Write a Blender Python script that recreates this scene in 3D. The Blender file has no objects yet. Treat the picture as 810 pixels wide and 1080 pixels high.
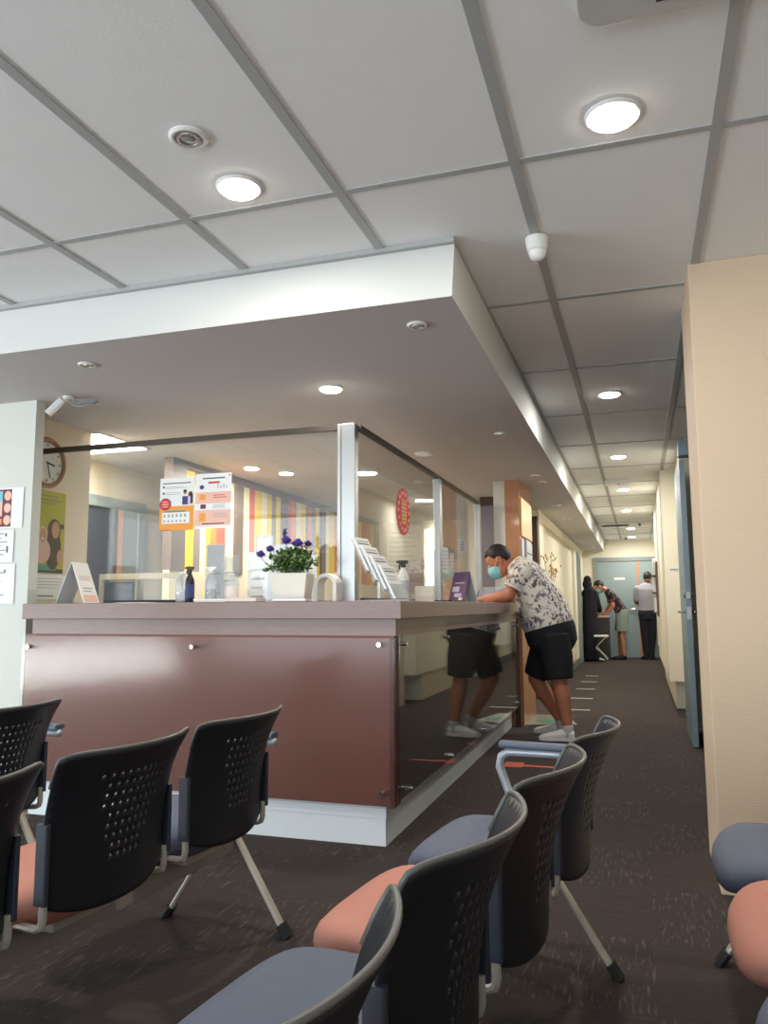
import bpy, bmesh, math, random
from mathutils import Vector, Matrix, Euler
PI = math.pi
S = bpy.context.scene
COL = S.collection
V = Vector

# ------------------------------------------------------------------ camera
def set_camera():
    f, yaw, pitch, roll = 827.76, 0.312269, 0.120588, -0.005325
    cy, sy, cp, sp = math.cos(yaw), math.sin(yaw), math.cos(pitch), math.sin(pitch)
    fw = V((-sy*cp, cy*cp, sp)); r = V((cy, sy, 0)); u = r.cross(fw)
    cr, sr = math.cos(roll), math.sin(roll)
    r2 = cr*r + sr*u; u2 = -sr*r + cr*u
    M = Matrix((r2, u2, -fw)).transposed().to_4x4()
    M.translation = V((0, 0, 1.10))
    cd = bpy.data.cameras.new('camera'); co = bpy.data.objects.new('camera', cd); COL.objects.link(co)
    co.matrix_world = M
    cd.sensor_fit = 'VERTICAL'; cd.sensor_height = 36.0; cd.lens = f/1080*36.0
    cd.clip_start = 0.02; cd.clip_end = 100
    S.camera = co
set_camera()

# ------------------------------------------------------------------ world, window light, exposure
W = bpy.data.worlds.new('world'); S.world = W; W.use_nodes = True
bg = W.node_tree.nodes['Background']; bg.inputs[0].default_value = (0.78, 0.88, 1.0, 1); bg.inputs[1].default_value = 0.9
S.view_settings.view_transform = 'Standard'; S.view_settings.look = 'None'
S.view_settings.gamma = 1.0; S.view_settings.use_curve_mapping = False
S.view_settings.exposure = 0.75
S.cycles.use_denoising = True
S.cycles.max_bounces = 10; S.cycles.diffuse_bounces = 5; S.cycles.glossy_bounces = 4
S.cycles.transparent_max_bounces = 16; S.cycles.transmission_bounces = 6
S.cycles.sample_clamp_indirect = 6.0

def area_light(name, loc, target, sx, sy, power, color, shape='RECTANGLE', parent=None):
    l = bpy.data.lights.new(name, 'AREA'); l.shape = shape; l.size = sx
    if shape == 'RECTANGLE': l.size_y = sy
    l.energy = power; l.color = color
    o = bpy.data.objects.new(name, l); COL.objects.link(o)
    o.location = loc; d = V(target) - V(loc)
    o.rotation_euler = d.to_track_quat('-Z', 'Y').to_euler()
    if parent:
        o.parent = parent; o.location = V(loc)
    return o
# daylight through the shop-front window behind the seats
area_light('daylight_window', (-6.9, -0.1, 1.45), (0.0, 0.6, 1.3), 5.2, 2.0, 30, (0.86, 0.95, 1.0))
area_light('daylight_rear_window', (-2.7, -3.05, 1.42), (-2.7, 3.0, 1.42), 6.2, 2.1, 90, (0.86, 0.95, 1.0))
# added fill lamp aimed upwards to brighten the ceiling, no real source
area_light('ceiling_fill', (-6.8, -0.1, 0.45), (-3.2, 0.8, 2.6), 5.0, 0.5, 86, (0.96, 1.0, 0.98))

# ------------------------------------------------------------------ materials
def lin(c):
    c = c/255.0
    return c/12.92 if c <= 0.04045 else ((c+0.055)/1.055)**2.4
def rgb(t): return (lin(t[0]), lin(t[1]), lin(t[2]), 1)
def new_mat(name):
    m = bpy.data.materials.new(name); m.use_nodes = True
    return m, m.node_tree, m.node_tree.nodes['Principled BSDF']
def mat(name, c, rough=0.6, metal=0.0, coat=0.0, spec=None, var=0.04, scale=8.0, bump=0.0, bscale=200.0):
    """a plain painted / plastic / metal surface with slight procedural mottling"""
    m, t, b = new_mat(name)
    n = t.nodes
    col = rgb(c)
    b.inputs['Roughness'].default_value = rough; b.inputs['Metallic'].default_value = metal
    b.inputs['Coat Weight'].default_value = coat; b.inputs['Coat Roughness'].default_value = 0.06
    if spec is not None: b.inputs['Specular IOR Level'].default_value = spec
    tc = n.new('ShaderNodeTexCoord'); no = n.new('ShaderNodeTexNoise'); no.inputs['Scale'].default_value = scale
    no.inputs['Detail'].default_value = 3
    t.links.new(tc.outputs['Object'], no.inputs['Vector'])
    mx = n.new('ShaderNodeMix'); mx.data_type = 'RGBA'
    mx.inputs['A'].default_value = tuple(x*(1-var) for x in col[:3])+(1,)
    mx.inputs['B'].default_value = tuple(min(1, x*(1+var)) for x in col[:3])+(1,)
    t.links.new(no.outputs['Fac'], mx.inputs['Factor']); t.links.new(mx.outputs['Result'], b.inputs['Base Color'])
    if bump:
        n2 = n.new('ShaderNodeTexNoise'); n2.inputs['Scale'].default_value = bscale
        t.links.new(tc.outputs['Object'], n2.inputs['Vector'])
        bp = n.new('ShaderNodeBump'); bp.inputs['Strength'].default_value = bump; bp.inputs['Distance'].default_value = 0.002
        t.links.new(n2.outputs['Fac'], bp.inputs['Height']); t.links.new(bp.outputs['Normal'], b.inputs['Normal'])
    return m
def emis(name, c, s):
    m, t, b = new_mat(name)
    b.inputs['Base Color'].default_value = rgb(c); b.inputs['Emission Color'].default_value = rgb(c)
    b.inputs['Emission Strength'].default_value = s
    return m
def glass(name, tint=(1, 1, 1), haze=0.0, f0=0.05, rough=0.0):
    """clear sheet: transparent with a Schlick mirror reflection"""
    m = bpy.data.materials.new(name); m.use_nodes = True; t = m.node_tree; n = t.nodes; n.clear()
    out = n.new('ShaderNodeOutputMaterial'); tr = n.new('ShaderNodeBsdfTransparent'); tr.inputs[0].default_value = tint+(1,)
    gl = n.new('ShaderNodeBsdfGlossy'); gl.inputs['Roughness'].default_value = rough
    geo = n.new('ShaderNodeNewGeometry'); dt = n.new('ShaderNodeVectorMath'); dt.operation = 'DOT_PRODUCT'
    t.links.new(geo.outputs['Normal'], dt.inputs[0]); t.links.new(geo.outputs['Incoming'], dt.inputs[1])
    def mth(op, a, b=None):
        q = n.new('ShaderNodeMath'); q.operation = op
        for i, x in enumerate((a, b)):
            if x is None: continue
            if isinstance(x, (int, float)): q.inputs[i].default_value = x
            else: t.links.new(x, q.inputs[i])
        return q.outputs[0]
    c = mth('ABSOLUTE', dt.outputs['Value']); k = mth('SUBTRACT', 1.0, c); k5 = mth('POWER', k, 5.0)
    fac = mth('MINIMUM', mth('ADD', mth('MULTIPLY', k5, 1-f0), f0), 0.95)
    mx = n.new('ShaderNodeMixShader'); t.links.new(fac, mx.inputs[0])
    if haze > 0:
        df = n.new('ShaderNodeBsdfDiffuse'); df.inputs[0].default_value = (0.8, 0.82, 0.85, 1)
        m2 = n.new('ShaderNodeMixShader'); m2.inputs[0].default_value = haze
        t.links.new(tr.outputs[0], m2.inputs[1]); t.links.new(df.outputs[0], m2.inputs[2]); t.links.new(m2.outputs[0], mx.inputs[1])
    else:
        t.links.new(tr.outputs[0], mx.inputs[1])
    t.links.new(gl.outputs[0], mx.inputs[2]); t.links.new(mx.outputs[0], out.inputs[0])
    return m

def wood(name, c1, c2, rough=0.35, coat=0.3, sc=(6, 60, 2)):
    m, t, b = new_mat(name); n = t.nodes
    tc = n.new('ShaderNodeTexCoord'); mp = n.new('ShaderNodeMapping'); mp.inputs['Scale'].default_value = sc
    no = n.new('ShaderNodeTexNoise'); no.inputs['Scale'].default_value = 3; no.inputs['Detail'].default_value = 6
    t.links.new(tc.outputs['Object'], mp.inputs[0]); t.links.new(mp.outputs[0], no.inputs['Vector'])
    mx = n.new('ShaderNodeMix'); mx.data_type = 'RGBA'; mx.inputs['A'].default_value = rgb(c1); mx.inputs['B'].default_value = rgb(c2)
    t.links.new(no.outputs['Fac'], mx.inputs['Factor']); t.links.new(mx.outputs['Result'], b.inputs['Base Color'])
    b.inputs['Roughness'].default_value = rough; b.inputs['Coat Weight'].default_value = coat; b.inputs['Coat Roughness'].default_value = 0.08
    return m

def carpet_mat():
    """carpet tiles 0.5 m, quarter-turned, with pale broken streaks in every other tile"""
    m, t, b = new_mat('carpet_tiles'); n = t.nodes; L = t.links
    tc = n.new('ShaderNodeTexCoord')
    ck = n.new('ShaderNodeTexChecker'); ck.inputs['Scale'].default_value = 2.0
    of = n.new('ShaderNodeMapping'); of.inputs['Location'].default_value = (0, 0.12, 0.1)
    L.new(tc.outputs['Object'], of.inputs[0]); L.new(of.outputs[0], ck.inputs['Vector'])
    def streak(scale, lo, hi):
        mp = n.new('ShaderNodeMapping'); mp.inputs['Scale'].default_value = scale
        no = n.new('ShaderNodeTexNoise'); no.inputs['Scale'].default_value = 1.0; no.inputs['Detail'].default_value = 1.5
        no.inputs['Distortion'].default_value = 0.5
        L.new(tc.outputs['Object'], mp.inputs[0]); L.new(mp.outputs[0], no.inputs['Vector'])
        r = n.new('ShaderNodeMapRange'); r.inputs[1].default_value = lo; r.inputs[2].default_value = hi
        L.new(no.outputs['Fac'], r.inputs[0]); return r.outputs[0]
    a = streak((105, 12, 1), 0.56, 0.74); c = streak((7, 110, 1), 0.50, 0.85)
    mulc = n.new('ShaderNodeMath'); mulc.operation = 'MULTIPLY'; mulc.inputs[1].default_value = 0.35; L.new(c, mulc.inputs[0])
    mx = n.new('ShaderNodeMix'); mx.data_type = 'FLOAT'
    L.new(ck.outputs['Fac'], mx.inputs['Factor']); L.new(a, mx.inputs['A']); L.new(mulc.outputs[0], mx.inputs['B'])
    col = n.new('ShaderNodeMix'); col.data_type = 'RGBA'; col.inputs['A'].default_value = rgb((76, 68, 65)); col.inputs['B'].default_value = rgb((108, 100, 95))
    L.new(mx.outputs['Result'], col.inputs['Factor'])
    fine = n.new('ShaderNodeTexNoise'); fine.inputs['Scale'].default_value = 260; L.new(tc.outputs['Object'], fine.inputs['Vector'])
    c2 = n.new('ShaderNodeMix'); c2.data_type = 'RGBA'; c2.blend_type = 'MULTIPLY'; c2.inputs['Factor'].default_value = 0.5
    L.new(col.outputs['Result'], c2.inputs['A']); L.new(fine.outputs['Color'], c2.inputs['B'])
    bc = n.new('ShaderNodeMix'); bc.data_type = 'RGBA'; bc.inputs['Factor'].default_value = 0.35
    L.new(c2.outputs['Result'], bc.inputs['A']); L.new(col.outputs['Result'], bc.inputs['B'])
    L.new(bc.outputs['Result'], b.inputs['Base Color']); b.inputs['Roughness'].default_value = 0.95
    b.inputs['Specular IOR Level'].default_value = 0.1
    bp = n.new('ShaderNodeBump'); bp.inputs['Strength'].default_value = 0.5; bp.inputs['Distance'].default_value = 0.004
    L.new(fine.outputs['Fac'], bp.inputs['Height']); L.new(bp.outputs['Normal'], b.inputs['Normal'])
    return m
def wallpaper_mat():
    m, t, b = new_mat('ribbed_wallpaper'); n = t.nodes; L = t.links
    tc = n.new('ShaderNodeTexCoord')
    wv = n.new('ShaderNodeTexWave'); wv.bands_direction = 'Z'; wv.inputs['Scale'].default_value = 30; wv.inputs['Distortion'].default_value = 2.5
    wv.inputs['Detail'].default_value = 2; wv.inputs['Detail Scale'].default_value = 1.5
    L.new(tc.outputs['Object'], wv.inputs['Vector'])
    mx = n.new('ShaderNodeMix'); mx.data_type = 'RGBA'; mx.inputs['A'].default_value = rgb((212, 188, 162)); mx.inputs['B'].default_value = rgb((217, 194, 168))
    L.new(wv.outputs['Fac'], mx.inputs['Factor']); L.new(mx.outputs['Result'], b.inputs['Base Color'])
    bp = n.new('ShaderNodeBump'); bp.inputs['Strength'].default_value = 0.12; bp.inputs['Distance'].default_value = 0.002
    L.new(wv.outputs['Fac'], bp.inputs['Height']); L.new(bp.outputs['Normal'], b.inputs['Normal'])
    b.inputs['Roughness'].default_value = 0.8
    return m
def shirt_print(name, base, leafs, scale, th):
    """printed cloth: leaf-like blots of several colours on a ground colour"""
    m, t, b = new_mat(name); n = t.nodes; L = t.links
    tc = n.new('ShaderNodeTexCoord')
    nz = n.new('ShaderNodeTexNoise'); nz.inputs['Scale'].default_value = scale*0.9; nz.inputs['Detail'].default_value = 2
    L.new(tc.outputs['Object'], nz.inputs['Vector'])
    ad = n.new('ShaderNodeVectorMath'); ad.operation = 'MULTIPLY_ADD'; ad.inputs[1].default_value = (0.10, 0.10, 0.10)
    L.new(nz.outputs['Color'], ad.inputs[0]); L.new(tc.outputs['Object'], ad.inputs[2])
    last = None
    for i, (c, off) in enumerate(leafs):
        mp = n.new('ShaderNodeMapping'); mp.inputs['Location'].default_value = (off, off*1.7, off*0.6)
        mp.inputs['Rotation'].default_value = (off*2, off, off*3); mp.inputs['Scale'].default_value = (1.0, 2.2, 1.0)
        L.new(ad.outputs[0], mp.inputs[0])
        no = n.new('ShaderNodeTexNoise'); no.inputs['Scale'].default_value = scale; no.inputs['Detail'].default_value = 2.5
        L.new(mp.outputs[0], no.inputs['Vector'])
        r = n.new('ShaderNodeMapRange'); r.inputs[1].default_value = th; r.inputs[2].default_value = th+0.035
        L.new(no.outputs['Fac'], r.inputs[0])
        mx = n.new('ShaderNodeMix'); mx.data_type = 'RGBA'; L.new(r.outputs[0], mx.inputs['Factor'])
        if last is None: mx.inputs['A'].default_value = rgb(base)
        else: L.new(last, mx.inputs['A'])
        mx.inputs['B'].default_value = rgb(c); last = mx.outputs['Result']
    L.new(last, b.inputs['Base Color']); b.inputs['Roughness'].default_value = 0.85
    b.inputs['Specular IOR Level'].default_value = 0.2
    return m

M = dict(
    carpet=carpet_mat(), paper_wall=wallpaper_mat(),
    ceil=mat('ceiling_tile', (240, 241, 241), 0.9, bump=0.2, bscale=120, var=0.02),
    grid=mat('ceiling_grid_metal', (172, 174, 174), 0.5, var=0.02),
    soffit=mat('soffit_paint', (216, 217, 214), 0.8, var=0.015, scale=2),
    soffit_low=mat('soffit_underside', (198, 194, 194), 0.8, var=0.015, scale=2),
    white=mat('white_wall_paint', (214, 216, 208), 0.7, var=0.015, scale=2),
    cream=mat('cream_wall_paint', (220, 209, 186), 0.75, var=0.02, scale=2),
    cream2=mat('corridor_wall_paint', (230, 224, 204), 0.75, var=0.02, scale=2),
    room_shade=mat('unlit_room_shade', (20, 19, 19), 0.9),
    base_grey=mat('grey_skirting', (112, 112, 104), 0.6),
    base_white=mat('white_plinth_paint', (222, 228, 232), 0.45, var=0.01),
    greydoor=mat('grey_blue_door_paint', (148, 164, 166), 0.5, var=0.02),
    greyframe=mat('grey_door_frame', (138, 150, 152), 0.5, var=0.02),
    leafdoor=mat('blue_grey_door_leaf', (126, 146, 156), 0.5, var=0.05),
    steel=mat('brushed_steel', (190, 190, 188), 0.3, metal=1.0),
    chrome=mat('chrome', (225, 225, 225), 0.12, metal=1.0),
    alu=mat('aluminium', (176, 176, 174), 0.36, metal=0.9),
    bronze=mat('dark_rail_metal', (84, 76, 70), 0.4, metal=0.7),
    brown_panel=wood('brown_laminate', (100, 54, 38), (114, 62, 45), 0.5, 0.0, (40, 3, 1.5)),
    brown_top=wood('brown_worktop', (120, 95, 88), (138, 112, 104), 0.35, 0.2, (4, 30, 30)),
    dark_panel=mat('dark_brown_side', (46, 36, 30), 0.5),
    brown_edge=wood('reddish_brown_edge', (74, 34, 26), (90, 44, 34), 0.4, 0.2),
    lightwood=wood('honey_wood', (174, 118, 78), (192, 136, 92), 0.4, 0.2, (20, 20, 1.5)),
    darkbrown=mat('dark_brown_paint', (66, 40, 32), 0.5),
    purplegrey=mat('purple_grey_panel', (112, 102, 114), 0.4),
    brass=mat('brass_plate', (186, 146, 88), 0.36, metal=1.0),
    pane=glass('clear_glass', (0.97, 0.985, 0.98), 0.035, 0.05),
    counter_glass=glass('counter_glass', (0.95, 0.97, 0.96), 0.0, 0.055),
    counter_glass_front=glass('counter_front_glass', (0.98, 0.97, 0.97), 0.006, 0.022, 0.13),
    acrylic=glass('acrylic', (0.94, 0.96, 0.98), 0.16, 0.06),
    plastic_clear=glass('clear_plastic', (0.92, 0.95, 0.97), 0.22, 0.05),
    black_shell=mat('black_chair_plastic', (25, 27, 33), 0.42, var=0.05),
    grey_fab=mat('grey_blue_upholstery', (104, 110, 126), 0.9, bump=0.3, bscale=400, var=0.05, scale=30),
    pink_fab=mat('salmon_upholstery', (204, 140, 122), 0.9, bump=0.3, bscale=400, var=0.04, scale=30),
    beam=mat('grey_beam_paint', (150, 142, 135), 0.45, var=0.03),
    leg=mat('champagne_leg_metal', (190, 184, 172), 0.4, metal=0.35),
    armpad=mat('blue_grey_arm_pad', (92, 104, 122), 0.5),
    armtube=mat('pale_arm_tube', (196, 202, 210), 0.35, metal=0.4),
    sleeve=mat('slate_plastic_sleeve', (46, 52, 64), 0.45),
    highlight_grey=mat('grey_rim_highlight', (96, 95, 92), 0.4),
    foot=mat('black_rubber', (22, 22, 24), 0.7),
    lens=emis('lit_lamp_lens', (255, 244, 226), 14.0),
    lens_cool=emis('lit_panel_lens', (255, 253, 246), 6.0),
    lamp_trim=mat('white_lamp_trim', (232, 230, 226), 0.5),
    lamp_off=mat('unlit_lens', (150, 148, 140), 0.25, coat=0.5),
    slot_shade=mat('dark_slot_shade', (38, 38, 38), 0.7),
    plastic_white=mat('white_plastic', (236, 236, 232), 0.4),
    plastic_grey=mat('grey_plastic', (150, 150, 152), 0.45),
    black=mat('black_plastic', (20, 20, 22), 0.4),
    paper=mat('white_paper', (240, 240, 238), 0.7),
    paper_grey=mat('pale_grey_card', (196, 202, 212), 0.6),
    ink=mat('grey_print', (168, 170, 176), 0.7),
    ink_dark=mat('dark_print', (96, 96, 106), 0.7),
    orange=mat('orange_print', (240, 160, 66), 0.6), red=mat('red_print', (206, 40, 44), 0.6),
    pink_print=mat('pale_coral_print', (240, 190, 172), 0.6), teal=mat('teal_print', (60, 150, 150), 0.6),
    cyan=mat('cyan_print', (120, 196, 210), 0.6), purple=mat('purple_print', (92, 66, 110), 0.6),
    lilac=mat('lilac_print', (206, 190, 220), 0.6), maroon=mat('maroon_print', (110, 48, 70), 0.6),
    limegreen=mat('lime_poster', (172, 170, 44), 0.6), skinprint=mat('printed_skin_tone', (196, 142, 116), 0.6),
    hairprint=mat('printed_dark_hair', (52, 34, 34), 0.6), scarfprint=mat('printed_pink_scarf', (214, 172, 168), 0.6),
    navyprint=mat('printed_navy', (50, 62, 110), 0.6), gold=mat('gold_print', (226, 178, 96), 0.5),
    yellow=mat('yellow_panel', (240, 208, 60), 0.6), orange_panel=mat('orange_panel', (226, 122, 48), 0.6),
    red_panel=mat('red_panel', (206, 82, 70), 0.6), cream_panel=mat('pale_cream_panel', (240, 230, 190), 0.6),
    grey_panel=mat('grey_panel', (134, 124, 118), 0.6), brown_post=mat('grey_brown_post', (104, 86, 78), 0.5),
    darkglass=mat('dark_blue_glass', (58, 70, 86), 0.15, coat=0.4), orange_strip=mat('orange_strip', (196, 146, 118), 0.6),
    navy=mat('navy_plastic', (30, 48, 84), 0.4),
    clockwood=wood('clock_wood', (140, 92, 58), (160, 108, 70)), clockface=mat('clock_face', (226, 228, 226), 0.4),
    leafgreen=mat('leaf_green', (70, 104, 44), 0.6, var=0.35, scale=40), leafpale=mat('pale_leaf', (126, 150, 84), 0.6, var=0.3, scale=40),
    petal=mat('violet_petals', (96, 78, 160), 0.6, var=0.2, scale=40), lavender=mat('dark_lavender', (74, 68, 104), 0.7),
    planter=mat('ivory_planter', (228, 224, 210), 0.4), soil=mat('soil', (50, 38, 30), 0.9),
    skin=mat('tan_skin', (176, 112, 84), 0.55, var=0.08, scale=14), skin2=mat('light_tan_skin', (184, 130, 104), 0.55, var=0.08, scale=14),
    skin3=mat('brown_skin', (140, 92, 70), 0.55, var=0.08, scale=14),
    hair=mat('black_hair', (24, 20, 19), 0.6, bump=0.6, bscale=160), hair2=mat('dark_brown_hair', (42, 32, 28), 0.6, bump=0.6, bscale=160),
    mask=mat('blue_mask_cloth', (126, 190, 202), 0.8), strap=mat('white_elastic', (230, 226, 220), 0.7),
    shorts=mat('black_cloth', (22, 23, 29), 0.9), shoe=mat('white_shoe_knit', (232, 230, 226), 0.7, bump=0.3, bscale=300),
    sole=mat('white_rubber_sole', (224, 222, 218), 0.5), sock=mat('grey_sock', (190, 188, 186), 0.8),
    eye=mat('eye_white', (220, 212, 204), 0.3), iris=mat('dark_iris', (28, 20, 16), 0.2), lip=mat('lip', (150, 84, 74), 0.5),
    floral=shirt_print('floral_shirt_cloth', (228, 220, 211), [((158, 142, 130), 1.3), ((104, 92, 92), 4.1), ((122, 120, 138), 7.7)], 16.0, 0.58),
    floral_dark=shirt_print('dark_printed_cloth', (46, 38, 42), [((120, 70, 70), 2.3), ((150, 140, 140), 5.1)], 12.0, 0.60),
    abaya=mat('black_robe_cloth', (26, 26, 36), 0.9), robe_low=mat('dark_plum_cloth', (46, 42, 62), 0.9),
    sage=mat('sage_shorts_cloth', (140, 156, 152), 0.85), greyshirt=mat('pale_grey_shirt_cloth', (158, 158, 168), 0.85, var=0.1, scale=60),
    trousers=mat('dark_navy_trousers', (30, 31, 42), 0.9),
    desk=mat('dark_desk', (52, 46, 46), 0.5), desk_top=mat('pale_desk_top', (200, 190, 180), 0.5),
    tape=mat('white_floor_tape', (190, 184, 176), 0.6), tape_red=mat('red_floor_sticker', (206, 92, 72), 0.6),
    green_mat=mat('green_floor_sticker', (70, 130, 106), 0.5), pale_mat=mat('pale_floor_film', (136, 140, 124), 0.3),
    ac=mat('air_conditioner_plastic', (196, 194, 190), 0.45), dry=mat('dried_flower', (196, 160, 110), 0.8, var=0.3, scale=60),
    kraft=mat('pale_pages', (222, 214, 206), 0.8), cover=mat('brown_book_cover', (150, 110, 92), 0.6),
)

# ------------------------------------------------------------------ mesh helpers
class MB:
    def __init__(s): s.bm = bmesh.new(); s.mats = []; s.cur = 0
    def m(s, mm):
        mm = M[mm] if isinstance(mm, str) else mm
        if mm not in s.mats: s.mats.append(mm)
        s.cur = s.mats.index(mm); return s
    def face(s, vs):
        try: f = s.bm.faces.new(vs); f.material_index = s.cur; return f
        except ValueError: return None
    def hexa(s, p):
        v = [s.bm.verts.new(q) for q in p]
        for f in ((3, 2, 1, 0), (4, 5, 6, 7), (0, 1, 5, 4), (1, 2, 6, 5), (2, 3, 7, 6), (3, 0, 4, 7)): s.face([v[i] for i in f])
        return s
    def box(s, x0, x1, y0, y1, z0, z1, T=None):
        p = [V(q) for q in ((x0, y0, z0), (x1, y0, z0), (x1, y1, z0), (x0, y1, z0), (x0, y0, z1), (x1, y0, z1), (x1, y1, z1), (x0, y1, z1))]
        if T: p = [T @ q for q in p]
        return s.hexa(p)
    def rbox(s, x0, x1, y0, y1, z0, z1, r=0.01, axis='z', seg=4, T=None):
        """box with rounded edges along one axis"""
        a = {'z': (0, 1, 2), 'x': (1, 2, 0), 'y': (2, 0, 1)}[axis]
        lo, hi = (x0, y0, z0), (x1, y1, z1)
        pts = []
        for cx, cy, st in ((hi[a[0]]-r, hi[a[1]]-r, 0), (lo[a[0]]+r, hi[a[1]]-r, 1), (lo[a[0]]+r, lo[a[1]]+r, 2), (hi[a[0]]-r, lo[a[1]]+r, 3)):
            for k in range(seg+1):
                t = (st + k/seg)*PI/2; pts.append((cx+r*math.cos(t), cy+r*math.sin(t)))
        return s.prism(pts, lo[a[2]], hi[a[2]], a, T)
    def prism(s, pts, h0, h1, a=(0, 1, 2), T=None):
        def mk(p, h):
            q = [0, 0, 0]; q[a[0]] = p[0]; q[a[1]] = p[1]; q[a[2]] = h
            q = V(q); return T @ q if T else q
        A = [s.bm.verts.new(mk(p, h0)) for p in pts]; B = [s.bm.verts.new(mk(p, h1)) for p in pts]
        s.face(A[::-1]); s.face(B); n = len(pts)
        for i in range(n): s.face([A[i], A[(i+1) % n], B[(i+1) % n], B[i]])
        return s
    def loft(s, rings, n=16, cap=True):
        """rings: (center, ax, ay) half-axis vectors"""
        R = []
        for c, ax, ay in rings:
            c, ax, ay = V(c), V(ax), V(ay)
            R.append([s.bm.verts.new(c + ax*math.cos(2*PI*i/n) + ay*math.sin(2*PI*i/n)) for i in range(n)])
        for a, b in zip(R, R[1:]):
            for i in range(n): s.face([a[i], a[(i+1) % n], b[(i+1) % n], b[i]])
        if cap: s.face(R[0][::-1]); s.face(R[-1])
        return s
    def tube(s, pts, r, n=10, flat=1.0, up=None):
        pts = [V(p) for p in pts]; rs = r if isinstance(r, (list, tuple)) else [r]*len(pts)
        rings = []; prev = None
        for i, p in enumerate(pts):
            d = (pts[min(i+1, len(pts)-1)] - pts[max(i-1, 0)]).normalized()
            ref = V(up) if up else (prev if prev is not None else (V((0, 0, 1)) if abs(d.z) < 0.9 else V((1, 0, 0))))
            ax = ref - d*ref.dot(d)
            if ax.length < 1e-5: ax = V((1, 0, 0)) - d*d.x
            ax.normalize(); prev = ax; ay = d.cross(ax)
            rings.append((p, ax*rs[i], ay*rs[i]*flat))
        return s.loft(rings, n)
    def cap(s, a, b, ra, rb, n=12):
        a, b = V(a), V(b); d = (b-a)
        if d.length < 1e-6: return s.ball(a, ra)
        d.normalize(); ref = V((0, 0, 1)) if abs(d.z) < 0.9 else V((1, 0, 0)); ax = (ref - d*ref.dot(d)).normalized(); ay = d.cross(ax)
        rings = []
        for t in (-80, -55, -28): q = math.radians(t); rings.append((a + d*ra*math.sin(q), ax*ra*math.cos(q), ay*ra*math.cos(q)))
        rings.append((a, ax*ra, ay*ra)); rings.append((b, ax*rb, ay*rb))
        for t in (28, 55, 80): q = math.radians(t); rings.append((b + d*rb*math.sin(q), ax*rb*math.cos(q), ay*rb*math.cos(q)))
        return s.loft(rings, n)
    def chain(s, pts, rs, n=12):
        for i in range(len(pts)-1): s.cap(pts[i], pts[i+1], rs[i], rs[i+1], n)
        return s
    def ball(s, c, r, T=None, n=16, m=10, rr=None):
        c = V(c); rr = V(rr) if rr else V((r, r, r)); rows = []
        for j in range(m+1):
            t = PI*j/m; row = []
            for i in range(n if 0 < j < m else 1):
                p = V((rr.x*math.sin(t)*math.cos(2*PI*i/n), rr.y*math.sin(t)*math.sin(2*PI*i/n), rr.z*math.cos(t)))
                if T: p = T @ p
                row.append(s.bm.verts.new(c+p))
            rows.append(row)
        for a, b in zip(rows, rows[1:]):
            for i in range(n):
                q = [a[i % len(a)], b[i % len(b)], b[(i+1) % len(b)], a[(i+1) % len(a)]]
                u = []
                for v in q:
                    if v not in u: u.append(v)
                s.face(u)
        return s
    def cyl(s, c, r, h, axis='z', n=24, r2=None):
        c = V(c); r2 = r if r2 is None else r2
        X, Y, Z = {'z': (V((1, 0, 0)), V((0, 1, 0)), V((0, 0, 1))), 'x': (V((0, 1, 0)), V((0, 0, 1)), V((1, 0, 0))), 'y': (V((0, 0, 1)), V((1, 0, 0)), V((0, 1, 0)))}[axis]
        return s.loft([(c, X*r, Y*r), (c+Z*h, X*r2, Y*r2)], n)
    def lathe(s, c, prof, n=24, T=None):
        """prof: (r, z) from bottom to top around local z"""
        c = V(c); R = []
        for r, z in prof:
            ring = []
            for i in range(n):
                p = V((r*math.cos(2*PI*i/n), r*math.sin(2*PI*i/n), z))
                if T: p = T @ p
                ring.append(s.bm.verts.new(c+p))
            R.append(ring)
        for a, b in zip(R, R[1:]):
            for i in range(n): s.face([a[i], a[(i+1) % n], b[(i+1) % n], b[i]])
        s.face(R[0][::-1]); s.face(R[-1]); return s
    def build(s, name, material=None, parent=None, smooth=False, bevel=0.0, kind=None, recalc=True):
        if recalc: bmesh.ops.recalc_face_normals(s.bm, faces=s.bm.faces)
        me = bpy.data.meshes.new(name); s.bm.to_mesh(me); s.bm.free()
        mats = s.mats if s.mats else [M[material] if isinstance(material, str) else material]
        for mm in mats: me.materials.append(mm)
        if smooth:
            for p in me.polygons: p.use_smooth = True
        o = bpy.data.objects.new(name, me); COL.objects.link(o)
        if parent: o.parent = parent
        if bevel:
            b = o.modifiers.new('bevel', 'BEVEL'); b.width = bevel; b.segments = 2; b.limit_method = 'ANGLE'; b.angle_limit = math.radians(40)
        if kind: o['kind'] = kind
        return o
def smooth_angle(o, deg=40):
    for p in o.data.polygons: p.use_smooth = True
    try: o.data.set_sharp_from_angle(angle=math.radians(deg))
    except Exception: pass
    return o
def thing(name, label, cat, loc=(0, 0, 0), rotz=0.0, group=None):
    o = bpy.data.objects.new(name, None); COL.objects.link(o); o.empty_display_size = 0.05
    o.location = loc; o.rotation_euler = (0, 0, rotz); o['label'] = label; o['category'] = cat
    if group: o['group'] = group
    return o
def tag(o, label, cat, group=None, kind=None):
    o['label'] = label; o['category'] = cat
    if group: o['group'] = group
    if kind: o['kind'] = kind
    return o
def dup(root, loc, label, rotz=None):
    r = root.copy(); COL.objects.link(r); r.location = loc; r['label'] = label
    if rotz is not None: r.rotation_euler = (0, 0, rotz)
    for ch in list(root.children):
        c = ch.copy(); COL.objects.link(c); c.parent = r
        for g in list(ch.children):
            d = g.copy(); COL.objects.link(d); d.parent = c
    return r
def struct(name, mb, m, bevel=0.0): return mb.build(name, m, kind='structure', bevel=bevel)
ZC, ZS = 2.53, 2.30      # ceiling, soffit underside

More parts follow.
